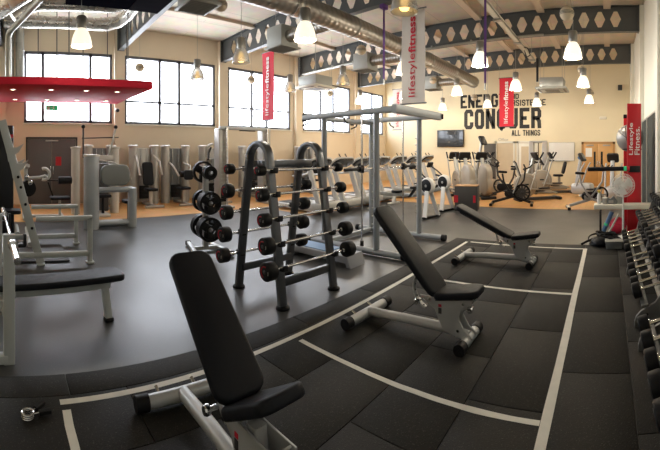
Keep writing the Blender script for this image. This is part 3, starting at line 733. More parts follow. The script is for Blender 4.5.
# ------------------------------------------------------------------ barbell rack with ten fixed barbells
t = thing('barbell_rack', 'charcoal A-frame barbell rack standing in front of the smith machine', 'barbell rack', (-3.46, 3.07, 0))
YF = (-.41, .41); HT = 1.80
for y in YF:
    pts = [(-.41, y, .02), (-.41 + .2 * .8, y, .02 + .8 * 1.0)]
    pts = [(-.41, y, .02), (-.265, y, 1.05), (-.19, y, 1.55)]
    for k in range(1, 10):
        a = PI - PI * k / 10; pts.append((.178 * math.cos(a), y, 1.60 + (HT - 1.60 - .03) * math.sin(a)))
    pts += [(.19, y, 1.55), (.265, y, 1.05), (.41, y, .02)]
    fr = MB().sweep(pts, .04, rect=(.055, .10), up=(0, 1, 0)).build('arch_frame', 'charcoal', t)
    for sx in (-1, 1): MB().lathe([(0, 0), (.075, 0), (.075, .02), (.055, .035), (0, .035)], (sx * .412, y, 0)).build('foot_pad', 'rubber', fr)
for x, z in ((-.07, 1.53), (.07, 1.53)): MB().box((x * .4, 0, z), (.05, .80, .085), .008).build('top_beam', 'charcoal', t)
lb = MB().box((.045, .0, 1.53), (.006, .1, .045)).build('maker_plate', 'galv', t)
for x in (-.36, .36): MB().box((x, 0, .26), (.06, .80, .09), .008).build('lower_beam', 'charcoal', t)
BZ = [1.50, 1.243, .985, .722, .468]; HR = {1: [.058, .070, .074, .092, .098], -1: [.062, .084, .086, .092, .088]}
def rack_x(z, sx=1): return .185 + (1.58 - z) * (.155 if sx > 0 else .12)
for sx in (-1, 1):
    for z in BZ:
        x = rack_x(z, sx)
        for y in YF:
            MB().box((sx * (x + .05), y, z - .055), (.10, .06, .02), .004).box((sx * (x + .098), y, z - .03), (.02, .06, .06), .004).build('holder', 'plastic', t)
BP = None
side_names = {1: 'on the bench side', -1: 'on the plate tree side'}
rows = ['top', 'second', 'middle', 'fourth', 'bottom']
for sx in (1, -1):
    for i, z in enumerate(BZ):
        r = HR[sx][i]; hl = .60
        b = thing('fixed_barbell', 'black-headed barbell, %s row of the A-frame rack, %s' % (rows[i], side_names[sx]), 'barbell',
                  (-3.46 + sx * (rack_x(z, sx) + .058), 3.07 + (.04 if sx > 0 else -.02), z - .03), 0, 'fixed barbells on the A-frame rack')
        MB().cyl((0, -hl, 0), (0, hl, 0), .0145, n=14).build('bar', 'chrome', b)
        for sy in (-1, 1):
            w = .10 + .02 * i / 4
            h = MB().disc((0, sy * (hl + w / 2 - .02), 0), (0, 1, 0), r, w, .016, 28).build('head', 'rubber', b)
            MB().disc((0, sy * (hl + w - .02), 0), (0, 1, 0), r * .22, .012, .003, 16).build('end_cap', 'darkgrey', h)
            mk = MB().torus((0, sy * (hl + w - .019), 0), (0, -1, 0), r * .58, .0055, 20, 6, R(70), R(250))
            mk.build('red_mark', 'redtext', h)
            for q, (a0, a1) in enumerate(((-20, 15), (30, 50))):
                if q == 0: MB().torus((0, sy * (hl + w - .019), 0), (0, -1, 0), r * .60, .004, 8, 6, R(a0), R(a1)).build('pale_mark', 'greytext', h)
            MB().cyl((0, sy * (hl - .05), 0), (0, sy * (hl - .015), 0), .024, n=14).build('collar', 'chrome', b)

# ------------------------------------------------------------------ plate tree
TX, TY, TR = -5.56, 3.14, R(-10)
t = thing('plate_tree', 'silver post weight plate tree behind the barbell rack', 'plate rack', (TX, TY, 0), TR)
MB().sweep([(0, 0, .06), (0, 0, 1.42)], .05, rect=(.09, .09)).build('post', 'silver', t)
for y in (-.28, .28):
    f = MB().sweep([(-.45, y * .6, .05), (.45, y, .05)], .03, rect=(.07, .06)).build('base_leg', 'silver', t)
    for x, yy in ((-.45, y * .6), (.45, y)): MB().box((x, yy, .05), (.06, .09, .075), .01).build('rubber_cap', 'rubber', f)
MB().sweep([(0, -.25, .055), (0, .25, .055)], .03, rect=(.07, .06)).build('base_bar', 'silver', t)
HZ = [1.32, .83, .40]
for z in HZ:
    for sx in (-1, 1): MB().cyl((sx * .04, 0, z), (sx * .30, 0, z + .015), .022, n=14).build('horn', 'chrome', t)
def plate_mesh(r, w):
    mb = MB(); mb.ring((0, 0, 0), (1, 0, 0), r * .80, r, w, 36); mb.ring((0, 0, 0), (1, 0, 0), .025, r * .36, w * .9, 28)
    mb.ring((0, 0, 0), (1, 0, 0), r * .3, r * .84, w * .35, 28) if r < .13 else None
    if r >= .13:
        for k in range(3):
            a = 2 * PI * k / 3 + .5; mb.box((0, r * .58 * math.cos(a), r * .58 * math.sin(a)), (w * .7, r * .55, r * .62), .006, (a, 0, 0))
    return mb
def make_plate(r, w, lb):
    p = thing('weight_plate', lb, 'weight plate', (0, 0, 0), TR, 'weight plates on the plate tree')
    plate_mesh(r, w).build('disc', 'rubber', p)
    MB().ring((0, 0, 0), (1, 0, 0), .024, .038, w * 1.06, 20).build('steel_hub', 'steelplate', p)
    return p
PB = {k: [make_plate(r, w, ''), False] for k, (r, w) in dict(S=(.112, .035), M=(.185, .04), L=(.2, .042)).items()}
def put(kind, off, z, lb):
    q = PB[kind]; o = q[0] if not q[1] else dup(q[0], (0, 0, 0)); q[1] = True
    o.location = (TX + off * math.cos(TR), TY + off * math.sin(TR), z - (.0 if kind else 0)); o.rotation_euler = (0, 0, TR); o['label'] = lb
lv = ['top', 'middle', 'lowest']
for j, (kind, n1, n2) in enumerate((('S', 3, 2), ('M', 4, 2), ('L', 4, 3))):
    for k in range(n1): put(kind, .245 - .047 * k, HZ[j] + .003, 'black plate on the plate tree, %s front peg, %s from outside' % (lv[j], ORD[k]))
    for k in range(n2): put('M' if kind == 'S' else kind, -.1 - .047 * k, HZ[j] + .003, 'black plate on the plate tree, %s rear peg, %s from the post' % (lv[j], ORD[k]))

# ------------------------------------------------------------------ smith machine
t = thing('smith_machine', 'tall blue-grey smith machine frame behind the barbell rack', 'smith machine', (-3.8, 5.72, 0))
YS = (-.72, .72)
for y in YS:
    b = MB().sweep([(-1.15, y, .06), (.84, y, .06)], .052, 18).build('base_rail', 'smith', t)
    for x in (-1.15, .84): MB().sweep([(x - .03, y, .06), (x + .05, y, .06)], .06, 18).build('rubber_cap', 'rubber', b)
    for x in (-.8, .33):
        MB().sweep([(x, y, .1), (x, y, 2.28)], .05, 18).build('post', 'smith', t)
    b = MB().sweep([(-1.3, y, 2.3), (.66, y, 2.33)], .05, rect=(.13, .09)).build('top_rail', 'smith', t)
    MB().box((-1.31, y, 2.3), (.03, .1, .14), .008).build('end_cap', 'rubber', b)
    hk = MB().sweep([(-1.18, y, 2.25), (-1.2, y, 2.2), (-1.3, y - .06, 2.15)], .016, 8).sweep([(-.35, y, 2.25), (-.33, y, 2.2), (-.22, y - .06, 2.15)], .016, 8).build('grip_hook', 'rubber', b)
    for z in [.35 + .12 * k for k in range(13)]: pass
    MB().cyl((0, y * .93, .12), (0, y * .93, 2.27), .016, n=12).build('guide_rod', 'chrome', t)
    MB().cyl((0, y * .93, .10), (0, y * .93, .19), .032, n=12).build('rod_bumper', 'rubber', t)
    MB().box((0, y * .93, 1.38), (.07, .05, .13), .01).build('carriage', 'plastic', t)
    pg = MB()
    for k in range(12): pg.cyl((.29, y, .5 + .13 * k), (.24, y, .5 + .13 * k), .012, n=8)
    pg.build('catch_peg', 'galv', t)
for x in (.70,): 
    b = MB().sweep([(x, -.78, 2.335), (x, .85, 2.335)], .05, rect=(.09, .14)).build('front_top_beam', 'smith', t)
    MB().box((x, .86, 2.335), (.15, .03, .1), .008).build('end_cap', 'rubber', b)
MB().sweep([(-.8, -.72, 2.25), (-.8, .72, 2.25)], .04, rect=(.08, .08)).build('rear_top_beam', 'smith', t)
MB().sweep([(-.8, -.72, .06), (-.8, .72, .06)], .04, rect=(.08, .08)).build('rear_base_beam', 'smith', t)
b = MB().cyl((0, -.64, 1.38), (0, .64, 1.38), .0145, n=14).build('bar', 'chrome', t)
for sy in (-1, 1):
    MB().cyl((0, sy * .70, 1.38), (0, sy * 1.12, 1.38), .026, n=14).cyl((0, sy * .69, 1.38), (0, sy * .75, 1.38), .05, n=16).build('sleeve', 'plastic', b)

# aerobic step
t = thing('step_platform', 'pale grey aerobic step with blue top on the floor under the barbell rack', 'exercise step', (-4.0, 4.38, 0), R(2))
st = MB(); prof = [(-.62, 0), (-.54, 0), (-.52, .06), (.52, .06), (.54, 0), (.62, 0), (.56, .17), (-.56, .17)]
st.prism(prof, .38, XZ(), .02).build('platform', 'stepgrey', t)
MB().pad((-.18, 0, .174), (.74, .32, .012), .04, .004).build('grip_mat', 'blue', t)
# barbell collar on the floor
t = thing('barbell_clamp', 'chrome spring collar with two black handles lying on the mat', 'barbell clamp', (-2.37, .11, .0125), R(97))
rg = MB()
for k in range(3): rg.torus((0, 0, .012 + .012 * k), (0, 0, 1), .036, .0065, 28, 8)
rg.build('spring_ring', 'chrome', t)
for a in (38, 2):
    a = R(a); dx, dy = math.cos(a), math.sin(a)
    MB().sweep([(.036 * dx, .036 * dy, .022), (.075 * dx, .075 * dy, .024)], .005, 8).build('wire', 'chrome', t)
    MB().sweep([(.072 * dx, .072 * dy, .022), (.15 * dx, .15 * dy, .024)], .013, rect=(.034, .024)).build('handle', 'rubber', t)

# ------------------------------------------------------------------ flat bench station and squat rack, left
t = thing('bench_press_station', 'light grey flat bench station with black pad at the left edge', 'weight bench', (-3.52, 0, 0), R(7))
MB().pad((0, .42, .455), (.30, 1.36, .06), .06, .018).build('pad', 'vinyl', t)
MB().sweep([(0, -.1, .375), (0, .98, .375)], .035, rect=(.07, .09)).build('rail', 'lightgrey', t)
MB().box((0, .42, .42), (.22, 1.2, .014)).build('pad_plate', 'galv', t)
l = MB().sweep([(0, .93, .36), (0, .97, .03)], .035, rect=(.07, .07)).build('front_leg', 'lightgrey', t)
MB().box((0, .972, .02), (.09, .09, .04), .01).build('rubber_foot', 'rubber', l)
for sx in (-.5, .5):
    u = MB().sweep([(sx, -.07, 0), (sx, -.07, 1.02)], .04, rect=(.09, .07)).build('upright', 'lightgrey', t)
    MB().box((sx, -.02, .93), (.05, .16, .03), .006).box((sx, .055, .97), (.05, .025, .1), .006).build('bar_hook', 'plastic', u)
    MB().box((sx, -.33, .04), (.08, .5, .07), .01).build('base_foot', 'lightgrey', t)
MB().sweep([(-.5, -.07, .33), (.5, -.07, .33)], .035, rect=(.07, .07)).build('cross_bar', 'lightgrey', t)
MB().sweep([(-.3, -.1, .375), (-.02, .02, .375)], .03, rect=(.06, .07)).sweep([(.3, -.1, .375), (.02, .02, .375)], .03, rect=(.06, .07)).build('brace', 'lightgrey', t)
t = thing('olympic_barbell', 'chrome barbell resting on the flat bench uprights at the left edge', 'barbell', (-3.52, -.02, .975), R(3.5))
MB().cyl((-.68, 0, 0), (.68, 0, 0), .0145, n=14).build('bar', 'chrome', t)
for sx in (-1, 1):
    MB().cyl((sx * .68, 0, 0), (sx * 1.1, 0, 0), .025, n=16).build('sleeve', 'chrome', t); MB().cyl((sx * .66, 0, 0), (sx * .70, 0, 0), .04, n=16).build('collar', 'chrome', t)
t = thing('squat_rack', 'light grey squat rack with slanted uprights and gun-rack hooks', 'squat rack', (-6.18, .6, 0))
for sx in (-.6, .6):
    u = MB().sweep([(sx, -.15, .03), (sx, -.72, 2.13)], .05, rect=(.12, .05), up=(1, 0, 0)).build('slanted_upright', 'lightgrey', t)
    hk = MB()
    for k in range(2):
        z = 1.44 + .24 * k; y = -.15 - .57 * z / 2.1
        hk.prism([(y - .02, z - .16), (y + .07, z - .06), (y + .13, z - .02), (y + .21, z + .11), (y + .10, z + .05), (y - .06, z + .06)], .06, Matrix.Translation((sx, 0, 0)) @ Matrix.Rotation(PI / 2, 4, 'Z') @ Matrix.Rotation(PI / 2, 4, 'X'))
    hk.build('bar_hook', 'lightgrey', u)
    kb = MB()
    for z in (.55, .9, 1.15, 1.3): y = -.13 - .57 * z / 2.1; kb.ball((sx + .03, y, z), .022, n=10)
    kb.build('bolt', 'rubber', u)
    MB().lathe([(0, 0), (.035, .01), (.04, .05), (.02, .07), (0, .07)], (sx, -.34, 1.22), (0, 1, 0), 14).build('knob', 'chrome', u)
    MB().sweep([(sx, -.22, .68), (sx, .62, .68)], .035, rect=(.07, .07)).build('spotter_arm', 'lightgrey', t)
    MB().sweep([(sx, .59, .03), (sx, .59, .68)], .035, rect=(.07, .07)).build('front_post', 'lightgrey', t)
    b = MB().sweep([(sx, -.75, .15), (sx, .59, .15)], .035, rect=(.07, .08)).build('base_rail', 'lightgrey', t)
    for fy in (-.75, -.15, .59): MB().box((sx, fy, .015), (.12, .12, .03), .006).build('foot_plate', 'lightgrey', t)
    MB().sweep([(sx, -.75, .02), (sx, -.75, .17)], .035, rect=(.07, .07)).build('rear_post', 'lightgrey', t)
for y, z in ((-.7, .15), (-.6, 1.75), (-.3, .3)): MB().sweep([(-.6, y, z), (.6, y, z)], .03, rect=(.07, .07)).build('cross_bar', 'lightgrey', t)
MB().box((0, -.15, .02), (1.0, .9, .02), .004).build('foot_deck', 'darkgrey', t)
# preacher / leg curl machine with roller behind squat rack
t = thing('leg_curl_machine', 'grey leg curl machine with black roller pad in front of the grey double doors', 'exercise machine', (-9.5, .75, 0))
MB().sweep([(-.1, -.35, .05), (-.1, -.35, 1.25), (0, -.3, 1.32)], .05, rect=(.1, .1)).build('main_post', 'lightgrey', t)
MB().sweep([(0, -.32, 1.0), (0, .0, 1.02), (.0, .12, 1.06), (0, .2, .98)], .04, 10).build('swing_arm', 'lightgrey', t)
MB().torus((0, .1, 1.1), (1, 0, 0), .14, .04, 24, 8, R(-20), R(200)).build('cam', 'lightgrey', t)
MB().cyl((0, .18, .94), (0, .80, .94), .02, n=10).cyl((0, .46, .94), (0, .80, .94), .095, n=18).build('roller_pad', 'vinyl', t)
MB().cyl((0, .2, .9), (.02, .32, .55), .022, n=10).build('handle', 'rubber', t)
MB().pad((0, .5, .5), (.4, .5, .07), .06, .02).build('seat', 'vinyl', t)
MB().sweep([(0, .5, .46), (0, .5, .05)], .03, rect=(.06, .06)).build('seat_post', 'lightgrey', t)
for y in (-.4, .55): MB().sweep([(-.45, y, .05), (.45, y, .05)], .03, rect=(.07, .07)).build('base_foot', 'lightgrey', t)
MB().sweep([(0, -.4, .05), (0, .55, .05)], .03, rect=(.07, .07)).build('spine', 'lightgrey', t)
MB().cyl((-.05, -.32, .75), (.1, -.3, .75), .2, n=20).build('weight_disc', 'rubber', t)
# black stack machine at the edge
t = thing('weight_stack_machine', 'black panelled weight stack machine at the left edge behind the squat rack', 'exercise machine', (-8.0, .02, 0))
MB().box((0, -.12, 1.1), (.6, .34, 2.2), .03).build('shroud', 'plastic', t)
MB().box((.304, -.02, 1.98), (.006, .12, .07)).build('red_badge', 'redtext', t)
MB().box((.304, -.02, 1.78), (.006, .13, .1)).box((.304, -.02, 1.6), (.006, .12, .05)).build('pale_badge', 'greytext', t)
MB().sweep([(.2, .02, 1.35), (.55, .1, 1.3), (.75, .14, .95)], .03, 10).build('press_arm', 'lightgrey', t)
MB().pad((.55, .02, .5), (.4, .34, .07), .06, .02).sweep([(.55, .02, .46), (.55, .02, .0)], .04, 10).build('seat', 'vinyl', t)
MB().sweep([(.1, .1, .12), (.9, .12, .12)], .05, 12).build('base_tube', 'lightgrey', t)

# ------------------------------------------------------------------ pulldown machine with round columns
t = thing('pulldown_machine', 'silver resistance machine with round columns and grey rounded shroud panel', 'exercise machine', (-8.05, 1.95, 0), R(-2))
MB().lathe([(0, 0), (.17, 0), (.17, 1.52), (.165, 1.56), (.12, 1.58), (0, 1.58)], (0, -.2, 0), n=24).build('round_column', 'smith', t)
MB().lathe([(0, 1.56), (.18, 1.56), (.18, 1.60), (0, 1.61)], (0, -.2, 0), n=24).build('column_cap', 'cream', t)
MB().lathe([(0, 0), (.10, 0), (.10, .86), (0, .88)], (0, .72, 0), n=20).build('front_column', 'smith', t)
MB().sweep([(0, -.1, .83), (0, .72, .83)], .06, 14).build('upper_tube', 'smith', t)
MB().sweep([(0, -.1, .1), (0, .72, .1)], .06, 14).build('lower_tube', 'smith', t)
MB().pad((.0, .33, 1.15), (.46, .66, .14), .16, .04, (0, R(90), 0)).build('shroud_panel', 'padgrey', t)
MB().sweep([(.02, -.1, 1.5), (.02, .3, 1.42), (.02, .62, 1.3), (.0, .7, 1.05)], .016, 8).build('cable_guide', 'cream', t)
MB().pad((-.35, .75, .52), (.36, .3, .07), .06, .02).sweep([(-.35, .75, .48), (-.35, .75, .0)], .045, 12).build('seat', 'vinyl', t)
MB().box((-.35, .2, .04), (.5, .9, .07), .02).build('base_foot', 'smith', t)
t = thing('lat_pulldown_frame', 'slim black-armed pulldown frame rising above the round-column machine', 'exercise machine', (-9.95, 2.32, 0))
for y in (-.58, .5): MB().lathe([(0, 0), (.12, 0), (.12, 1.74), (.14, 1.75), (.14, 1.79), (0, 1.8)], (-.05, y, 0), n=20).build('post', 'cream', t)
MB().sweep([(0, -.38, 1.5), (0, -.38, 2.35)], .025, 10).build('riser', 'darkgrey', t)
MB().sweep([(0, .3, 1.5), (.02, .42, 1.9), (.0, .52, 2.3)], .03, 10).build('riser', 'galv', t)
MB().cyl((0, -.42, 2.02), (0, .6, 2.05), .016, n=10).build('pull_bar', 'darkgrey', t)
for y in (-.38, .52): MB().ball((0, y, 2.33), .055, n=12).build('pulley', 'rubber', t)
MB().pad((.0, .06, 1.5), (.12, .8, .14), .05, .02).build('cross_head', 'cream', t)
MB().box((-.15, .06, .7), (.25, .55, 1.3), .03).build('weight_housing', 'darkgrey', t)
MB().pad((.4, .06, .52), (.36, .4, .07), .06, .02).sweep([(.4, .06, .48), (.4, .06, 0)], .04, 10).build('seat', 'vinyl', t)
MB().box((.2, .06, .04), (.9, .3, .06), .01).build('base_foot', 'cream', t)

# ------------------------------------------------------------------ selectorised machines along the left wall
def selector(label, x, y, rz, style):
    t = thing('resistance_machine', label, 'exercise machine', (x, y, 0), rz, 'resistance machines along the left wall')
    for sy in (-1, 1):
        MB().lathe([(0, 0), (.14, 0), (.14, 1.78), (.125, 1.82), (0, 1.83)], (0, sy * .36, 0), n=20).build('tower_column', 'towersilver', t)
        MB().lathe([(0, 1.80), (.165, 1.80), (.165, 1.85), (.13, 1.87), (0, 1.87)], (0, sy * .36, 0), n=20).build('tower_cap', 'cream', t)
    MB().box((-.06, 0, .92), (.06, .5, 1.7), .015).build('back_shroud', 'towersilver' if style != 1 else 'padgrey', t)
    ws = MB()
    for k in range(9): ws.box((.0, 0, .2 + .045 * k), (.12, .3, .04), .004)
    ws.build('weight_stack', 'rubber', t)
    for sy in (-.1, .1): MB().cyl((.0, sy, .1), (.0, sy, 1.75), .012, n=8).build('guide_rod', 'chrome', t)
    MB().box((.45, 0, .05), (1.0, .12, .09), .02).build('base_spine', 'towersilver', t)
    MB().box((.92, 0, .04), (.1, .6, .07), .02).build('base_foot', 'towersilver', t)
    MB().pad((.62, 0, .52), (.4, .36, .08), .07, .025).build('seat', 'vinyl', t)
    MB().sweep([(.62, 0, .48), (.62, 0, .08)], .04, rect=(.09, .09)).build('seat_post', 'cream', t)
    if style == 0:
        MB().pad((.36, 0, .98), (.72, .34, .08), .08, .025, (0, R(80), 0)).build('backrest', 'vinyl', t)
        for sy in (-1, 1): MB().sweep([(.1, sy * .3, 1.55), (.45, sy * .36, 1.35), (.62, sy * .36, .95)], .03, 10).build('press_arm', 'cream', t)
    elif style == 1:
        MB().pad((.95, 0, .95), (.3, .3, .08), .07, .025, (0, R(88), 0)).build('chest_pad', 'vinyl', t)
        MB().sweep([(.1, -.25, 1.3), (.5, -.3, 1.2), (.7, -.2, .9)], .03, 10).sweep([(.1, .25, 1.3), (.5, .3, 1.2), (.7, .2, .9)], .03, 10).build('row_arm', 'cream', t)
        MB().cyl((.55, -.1, .95), (.55, .1, .95), .1, n=18).build('roller_pad', 'vinyl', t)
    else:
        MB().pad((.40, 0, 1.05), (.8, .36, .08), .08, .025, (0, R(78), 0)).build('backrest', 'padgrey', t)
        MB().torus((.05, 0, 1.62), (1, 0, 0), .28, .05, 24, 10, R(180), R(360)).build('cam_yoke', 'cream', t)
        for sy in (-1, 1):
            MB().sweep([(.1, sy * .1, 1.8), (.2, sy * .22, 1.6), (.35, sy * .3, 1.4)], .035, 10).build('press_arm', 'plastic', t)
    return t
for (x, y, rz, st, lb) in ((-11.45, 2.75, 0, 1, 'cream-capped resistance machine behind the round-column machine'),
                           (-11.3, 4.15, 0, 0, 'cream-capped resistance machine just right of the round-column machine'),
                           (-11.3, 5.25, 0, 1, 'resistance machine with dark panel in the middle of the left wall row'),
                           (-11.2, 6.6, R(-8), 2, 'resistance machine with tall grey backrest and curved yoke, left of the plate tree'),
                           (-11.3, 8.3, R(-8), 0, 'resistance machine half hidden behind the plate tree'),
                           (-11.2, 11.0, R(-15), 1, 'resistance machine glimpsed through the barbell rack arch')):
    selector(lb, x, y, rz, st)
# cable crossover station
t = thing('cable_crossover', 'tall silver cable crossover station behind the barbell rack', 'cable machine', (-9.6, 6.85, 0))
for sy in (-1, 1):
    y = sy * .82
    tw = MB().box((-.12, y, 1.2), (.3, .34, 2.32), .04).build('tower_shroud', 'towersilver', t)
    h = MB()
    for k in range(14): h.box((.032, y, .5 + .12 * k), (.006, .2, .05), .0)
    h.build('perforation', 'galv', tw)
    MB().sweep([(.12, y - sy * .05, .05), (.12, y - sy * .05, 2.38)], .03, rect=(.07, .07)).build('pulley_rail', 'chrome', t)
    MB().box((.16, y - sy * .05, 1.15), (.1, .09, .16), .02).build('pulley_carriage', 'plastic', t)
    MB().box((.02, y, .04), (.8, .3, .07), .02).build('base_foot', 'towersilver', t)
    ws = MB()
    for k in range(8): ws.box((.03, y, .2 + .05 * k), (.05, .2, .045), .004)
    ws.build('weight_stack', 'rubber', t)
MB().box((0, 0, 2.37), (.14, 1.9, .1), .02).build('top_beam', 'lightgrey', t)
MB().cyl((.1, -.3, 2.3), (.1, .3, 2.3), .016, n=10).build('chin_bar', 'rubber', t)

# ------------------------------------------------------------------ treadmills
def treadmill():
    t = thing('treadmill', '', 'treadmill', (0, 0, 0), 0, 'treadmills in a row facing into the room')
    MB().box((-.15, 0, .12), (1.9, .78, .12), .03).build('deck', 'treadwhite', t)
    MB().box((-.25, 0, .185), (1.55, .5, .012), .003).build('belt', 'rubber', t)
    MB().pad((.68, 0, .22), (.62, .84, .22), .2, .07).build('motor_hood', 'treadwhite', t)
    MB().pad((.68, 0, .34), (.36, .5, .02), .12, .008).build('hood_vent', 'beige', t)
    for sy in (-1, 1):
        MB().sweep([(.78, sy * .37, .2), (.62, sy * .37, .6), (.40, sy * .36, 1.2)], .05, rect=(.07, .15), up=(1, 0, 0)).build('upright', 'treadwhite', t)
        MB().sweep([(.42, sy * .37, 1.1), (.1, sy * .37, 1.0), (-.25, sy * .37, .98)], .03, 10).build('handrail', 'treadwhite', t)
    c = MB().pad((.40, 0, 1.36), (.44, .92, .07), .19, .03, (0, R(-38), 0)).build('console', 'treadwhite', t)
    MB().pad((.425, 0, 1.33), (.41, .86, .09), .18, .04, (0, R(-38), 0)).build('console_back', 'screen', c)
    MB().pad((.375, 0, 1.392), (.24, .4, .012), .05, .004, (0, R(-38), 0)).build('display', 'screen', c)
    for sy in (-.16, .12): MB().sweep([(.50, sy, 1.46), (.44, sy - .04, 1.60)], .016, 8).build('bottle_prong', 'plastic', c)
    return t
tm = treadmill()
for i, (x, y) in enumerate(((-7.6, 7.6), (-7.6, 8.6), (-7.6, 9.6), (-7.65, 10.7), (-7.65, 11.85), (-7.65, 12.95), (-7.65, 14.1))):
    lb = ['treadmill seen through the far arch of the barbell rack, nearest of the row', 'second treadmill of the row, just right of the barbell rack',
          'third treadmill of the row, left of the smith machine guide rod', 'fourth treadmill of the row, behind the smith machine posts', 'fifth treadmill of the row, seen through the smith machine',
          'sixth treadmill of the row, behind the left rower', 'seventh treadmill of the row, farthest from the barbell rack'][i]
    dup(tm, (x, y, .004 if y > 10.9 else 0), 0, lb) if i else place(tm, (x, y, 0), 0, lb)

# ------------------------------------------------------------------ rowers
def rower():
    t = thing('rowing_machine', '', 'rowing machine', (0, 0, 0), 0, 'rowing machines beside the plyo box')
    MB().lathe([(0, -.07), (.17, -.07), (.205, -.05), (.215, 0), (.205, .05), (.17, .07), (0, .07)], (0, 0, .80), (0, 1, 0), 32).build('fan_housing', 'white', t)
    for sy in (-1, 1):
        g = MB().disc((0, sy * .068, .80), (0, 1, 0), .168, .02, .004, 28).build('fan_grille', 'rubber', t)
        MB().disc((0, sy * .08, .80), (0, 1, 0), .035, .012, .004, 16).build('fan_hub', 'galv', g)
        MB().sweep([(.02, sy * .05, .72), (.08, sy * .16, .35), (.12, sy * .26, .04)], .04, rect=(.03, .13), up=(1, 0, 0)).build('front_leg', 'white', t)
    MB().box((.12, 0, .03), (.07, .66, .05), .01).build('front_foot', 'rubber', t)
    MB().sweep([(-.1, 0, .62), (-.5, 0, .52), (-2.0, 0, .47)], .04, rect=(.06, .10)).build('slide_rail', 'galv', t)
    MB().pad((-1.1, 0, .58), (.26, .32, .07), .09, .025).build('seat', 'vinyl', t)
    MB().sweep([(-1.95, 0, .46), (-2.05, 0, .04)], .04, rect=(.05, .12)).box((-2.05, 0, .03), (.07, .5, .05), .01).build('rear_leg', 'white', t)
    for sy in (-1, 1): MB().box((-.42, sy * .13, .6), (.3, .11, .03), .01, (0, R(-48), 0)).build('footplate', 'plastic', t)
    MB().sweep([(-.05, 0, .98), (-.25, 0, 1.12), (-.5, 0, 1.25)], .02, 10).build('monitor_arm', 'plastic', t)
    MB().box((-.52, 0, 1.28), (.05, .22, .16), .015, (0, R(20), 0)).build('monitor', 'plastic', t)
    MB().cyl((-.22, -.25, .86), (-.22, .25, .86), .018, n=10).build('handle', 'rubber', t)
    MB().sweep([(.05, 0, .93), (-.3, .0, 1.0)], .03, rect=(.05, .05)).build('chain_guide', 'plastic', t)
    return t
rw = rower()
place(rw, (-4.36, 8.55, 0), R(-14), 'rowing machine with white fan housing, nearest the smith machine')
dup(rw, (-4.46, 9.75, 0), R(-14), 'rowing machine with white fan housing, next to the black plyo box')
t = thing('plyo_box', 'black plyometric box with red patches and wooden top edge by the rowers', 'plyo box', (-3.9, 10.12, 0), R(12))
MB().box((0, 0, .345), (.64, .5, .69), .006).build('box_body', 'darkgrey', t)
MB().box((0, 0, .70), (.64, .5, .02), .003).build('top_edge', 'brown', t)
MB().box((-.28, -.252, .34), (.12, .006, .2)).build('red_patch', 'redtext', t); MB().box((.24, -.252, .34), (.07, .006, .2)).build('red_patch', 'redtext', t)
MB().box((.312, -.1, .34), (.006, .1, .2)).build('red_patch', 'redtext', t)

# ------------------------------------------------------------------ cross trainers (round beige drive shroud)
def crosstrainer(tall=False):
    t = thing('cross_trainer', '', 'cross trainer', (0, 0, 0), 0, 'cross trainers on the wooden floor')
    sh = MB().disc((.35, 0, .52), (0, 1, 0), .42, .22 if tall else .2, .06, 36)
    if tall: sh.pad((.33, 0, .66), (.78, 1.12, .24), .34, .06, (R(90), 0, 0))
    sh.build('drive_shroud', 'beige', t)
    for sy in (-1, 1):
        d = MB().ring((.35, sy * .102, .52), (0, 1, 0), .31, .33, .012, 32).build('shroud_trim', 'galv', t)
        MB().box((.35, sy * .104, .55), (.16, .008, .05), .002).build('badge', 'plastic', d)
    MB().box((-.2, 0, .06), (1.3, .16, .09), .02).build('base_rail', 'darkgrey', t)
    for x in (-.85, .62): MB().box((x, 0, .05), (.14, .56, .1), .03).build('base_foot', 'plastic', t)
    for sy in (-1, 1):
        MB().sweep([(.35, sy * .16, .3 + sy * .12), (-.3, sy * .2, .30 + sy * .06), (-.75, sy * .2, .22)], .03, rect=(.05, .06)).build('pedal_arm', 'galv', t)
        MB().box((-.25, sy * .2, .36 + sy * .06), (.4, .16, .05), .02).build('footplate', 'plastic', t)
        MB().sweep([(.30, sy * .24, .3), (.12, sy * .25, .8), (.02, sy * .26, 1.15), (-.06, sy * .26, 1.4), (-.2, sy * .26, 1.62)], .024, 10).build('moving_arm', 'galv', t)
        MB().sweep([(-.05, sy * .26, 1.38), (-.2, sy * .26, 1.63)], .03, 10).build('arm_grip', 'rubber', t)
    MB().sweep([(.3, 0, .85), (.12, 0, 1.2), (.06, 0, 1.42)], .05, rect=(.12, .09)).build('mast', 'galv', t)
    c = MB().pad((.0, 0, 1.5), (.3, .42, .07), .06, .02, (0, R(-62), 0)).build('console', 'plastic', t)
    MB().pad((-.045, 0, 1.525), (.2, .3, .012), .03, .004, (0, R(-62), 0)).build('display', 'screen', c)
    MB().sweep([(.05, -.2, 1.28), (-.12, -.2, 1.3), (-.16, 0, 1.3), (-.12, .2, 1.3), (.05, .2, 1.28)], .02, 8).build('fixed_handle', 'rubber', t)
    return t
ct = crosstrainer()
CT = [(-4.86, 12.35, R(-46), 'beige cross trainer behind the black plyo box, left of the pair'),
      (-4.45, 12.95, R(-46), 'beige cross trainer behind the black plyo box, right of the pair'),
      (-5.0, 15.6, R(190), 'beige cross trainer in front of the grey open office door'),
      (-2.45, 12.75, R(215), 'beige cross trainer nearest the middle of the wooden floor, right of the black bike'),
      (-2.25, 14.9, R(200), 'beige cross trainer with twin grips in front of the whiteboard'),
      (-5.95, 14.0, R(-46), 'beige cross trainer below the television, behind the rowers')]
tall = crosstrainer(True)
place(tall, (CT[0][0], CT[0][1], .004), CT[0][2], CT[0][3]); dup(tall, (CT[1][0], CT[1][1], .004), CT[1][2], CT[1][3])
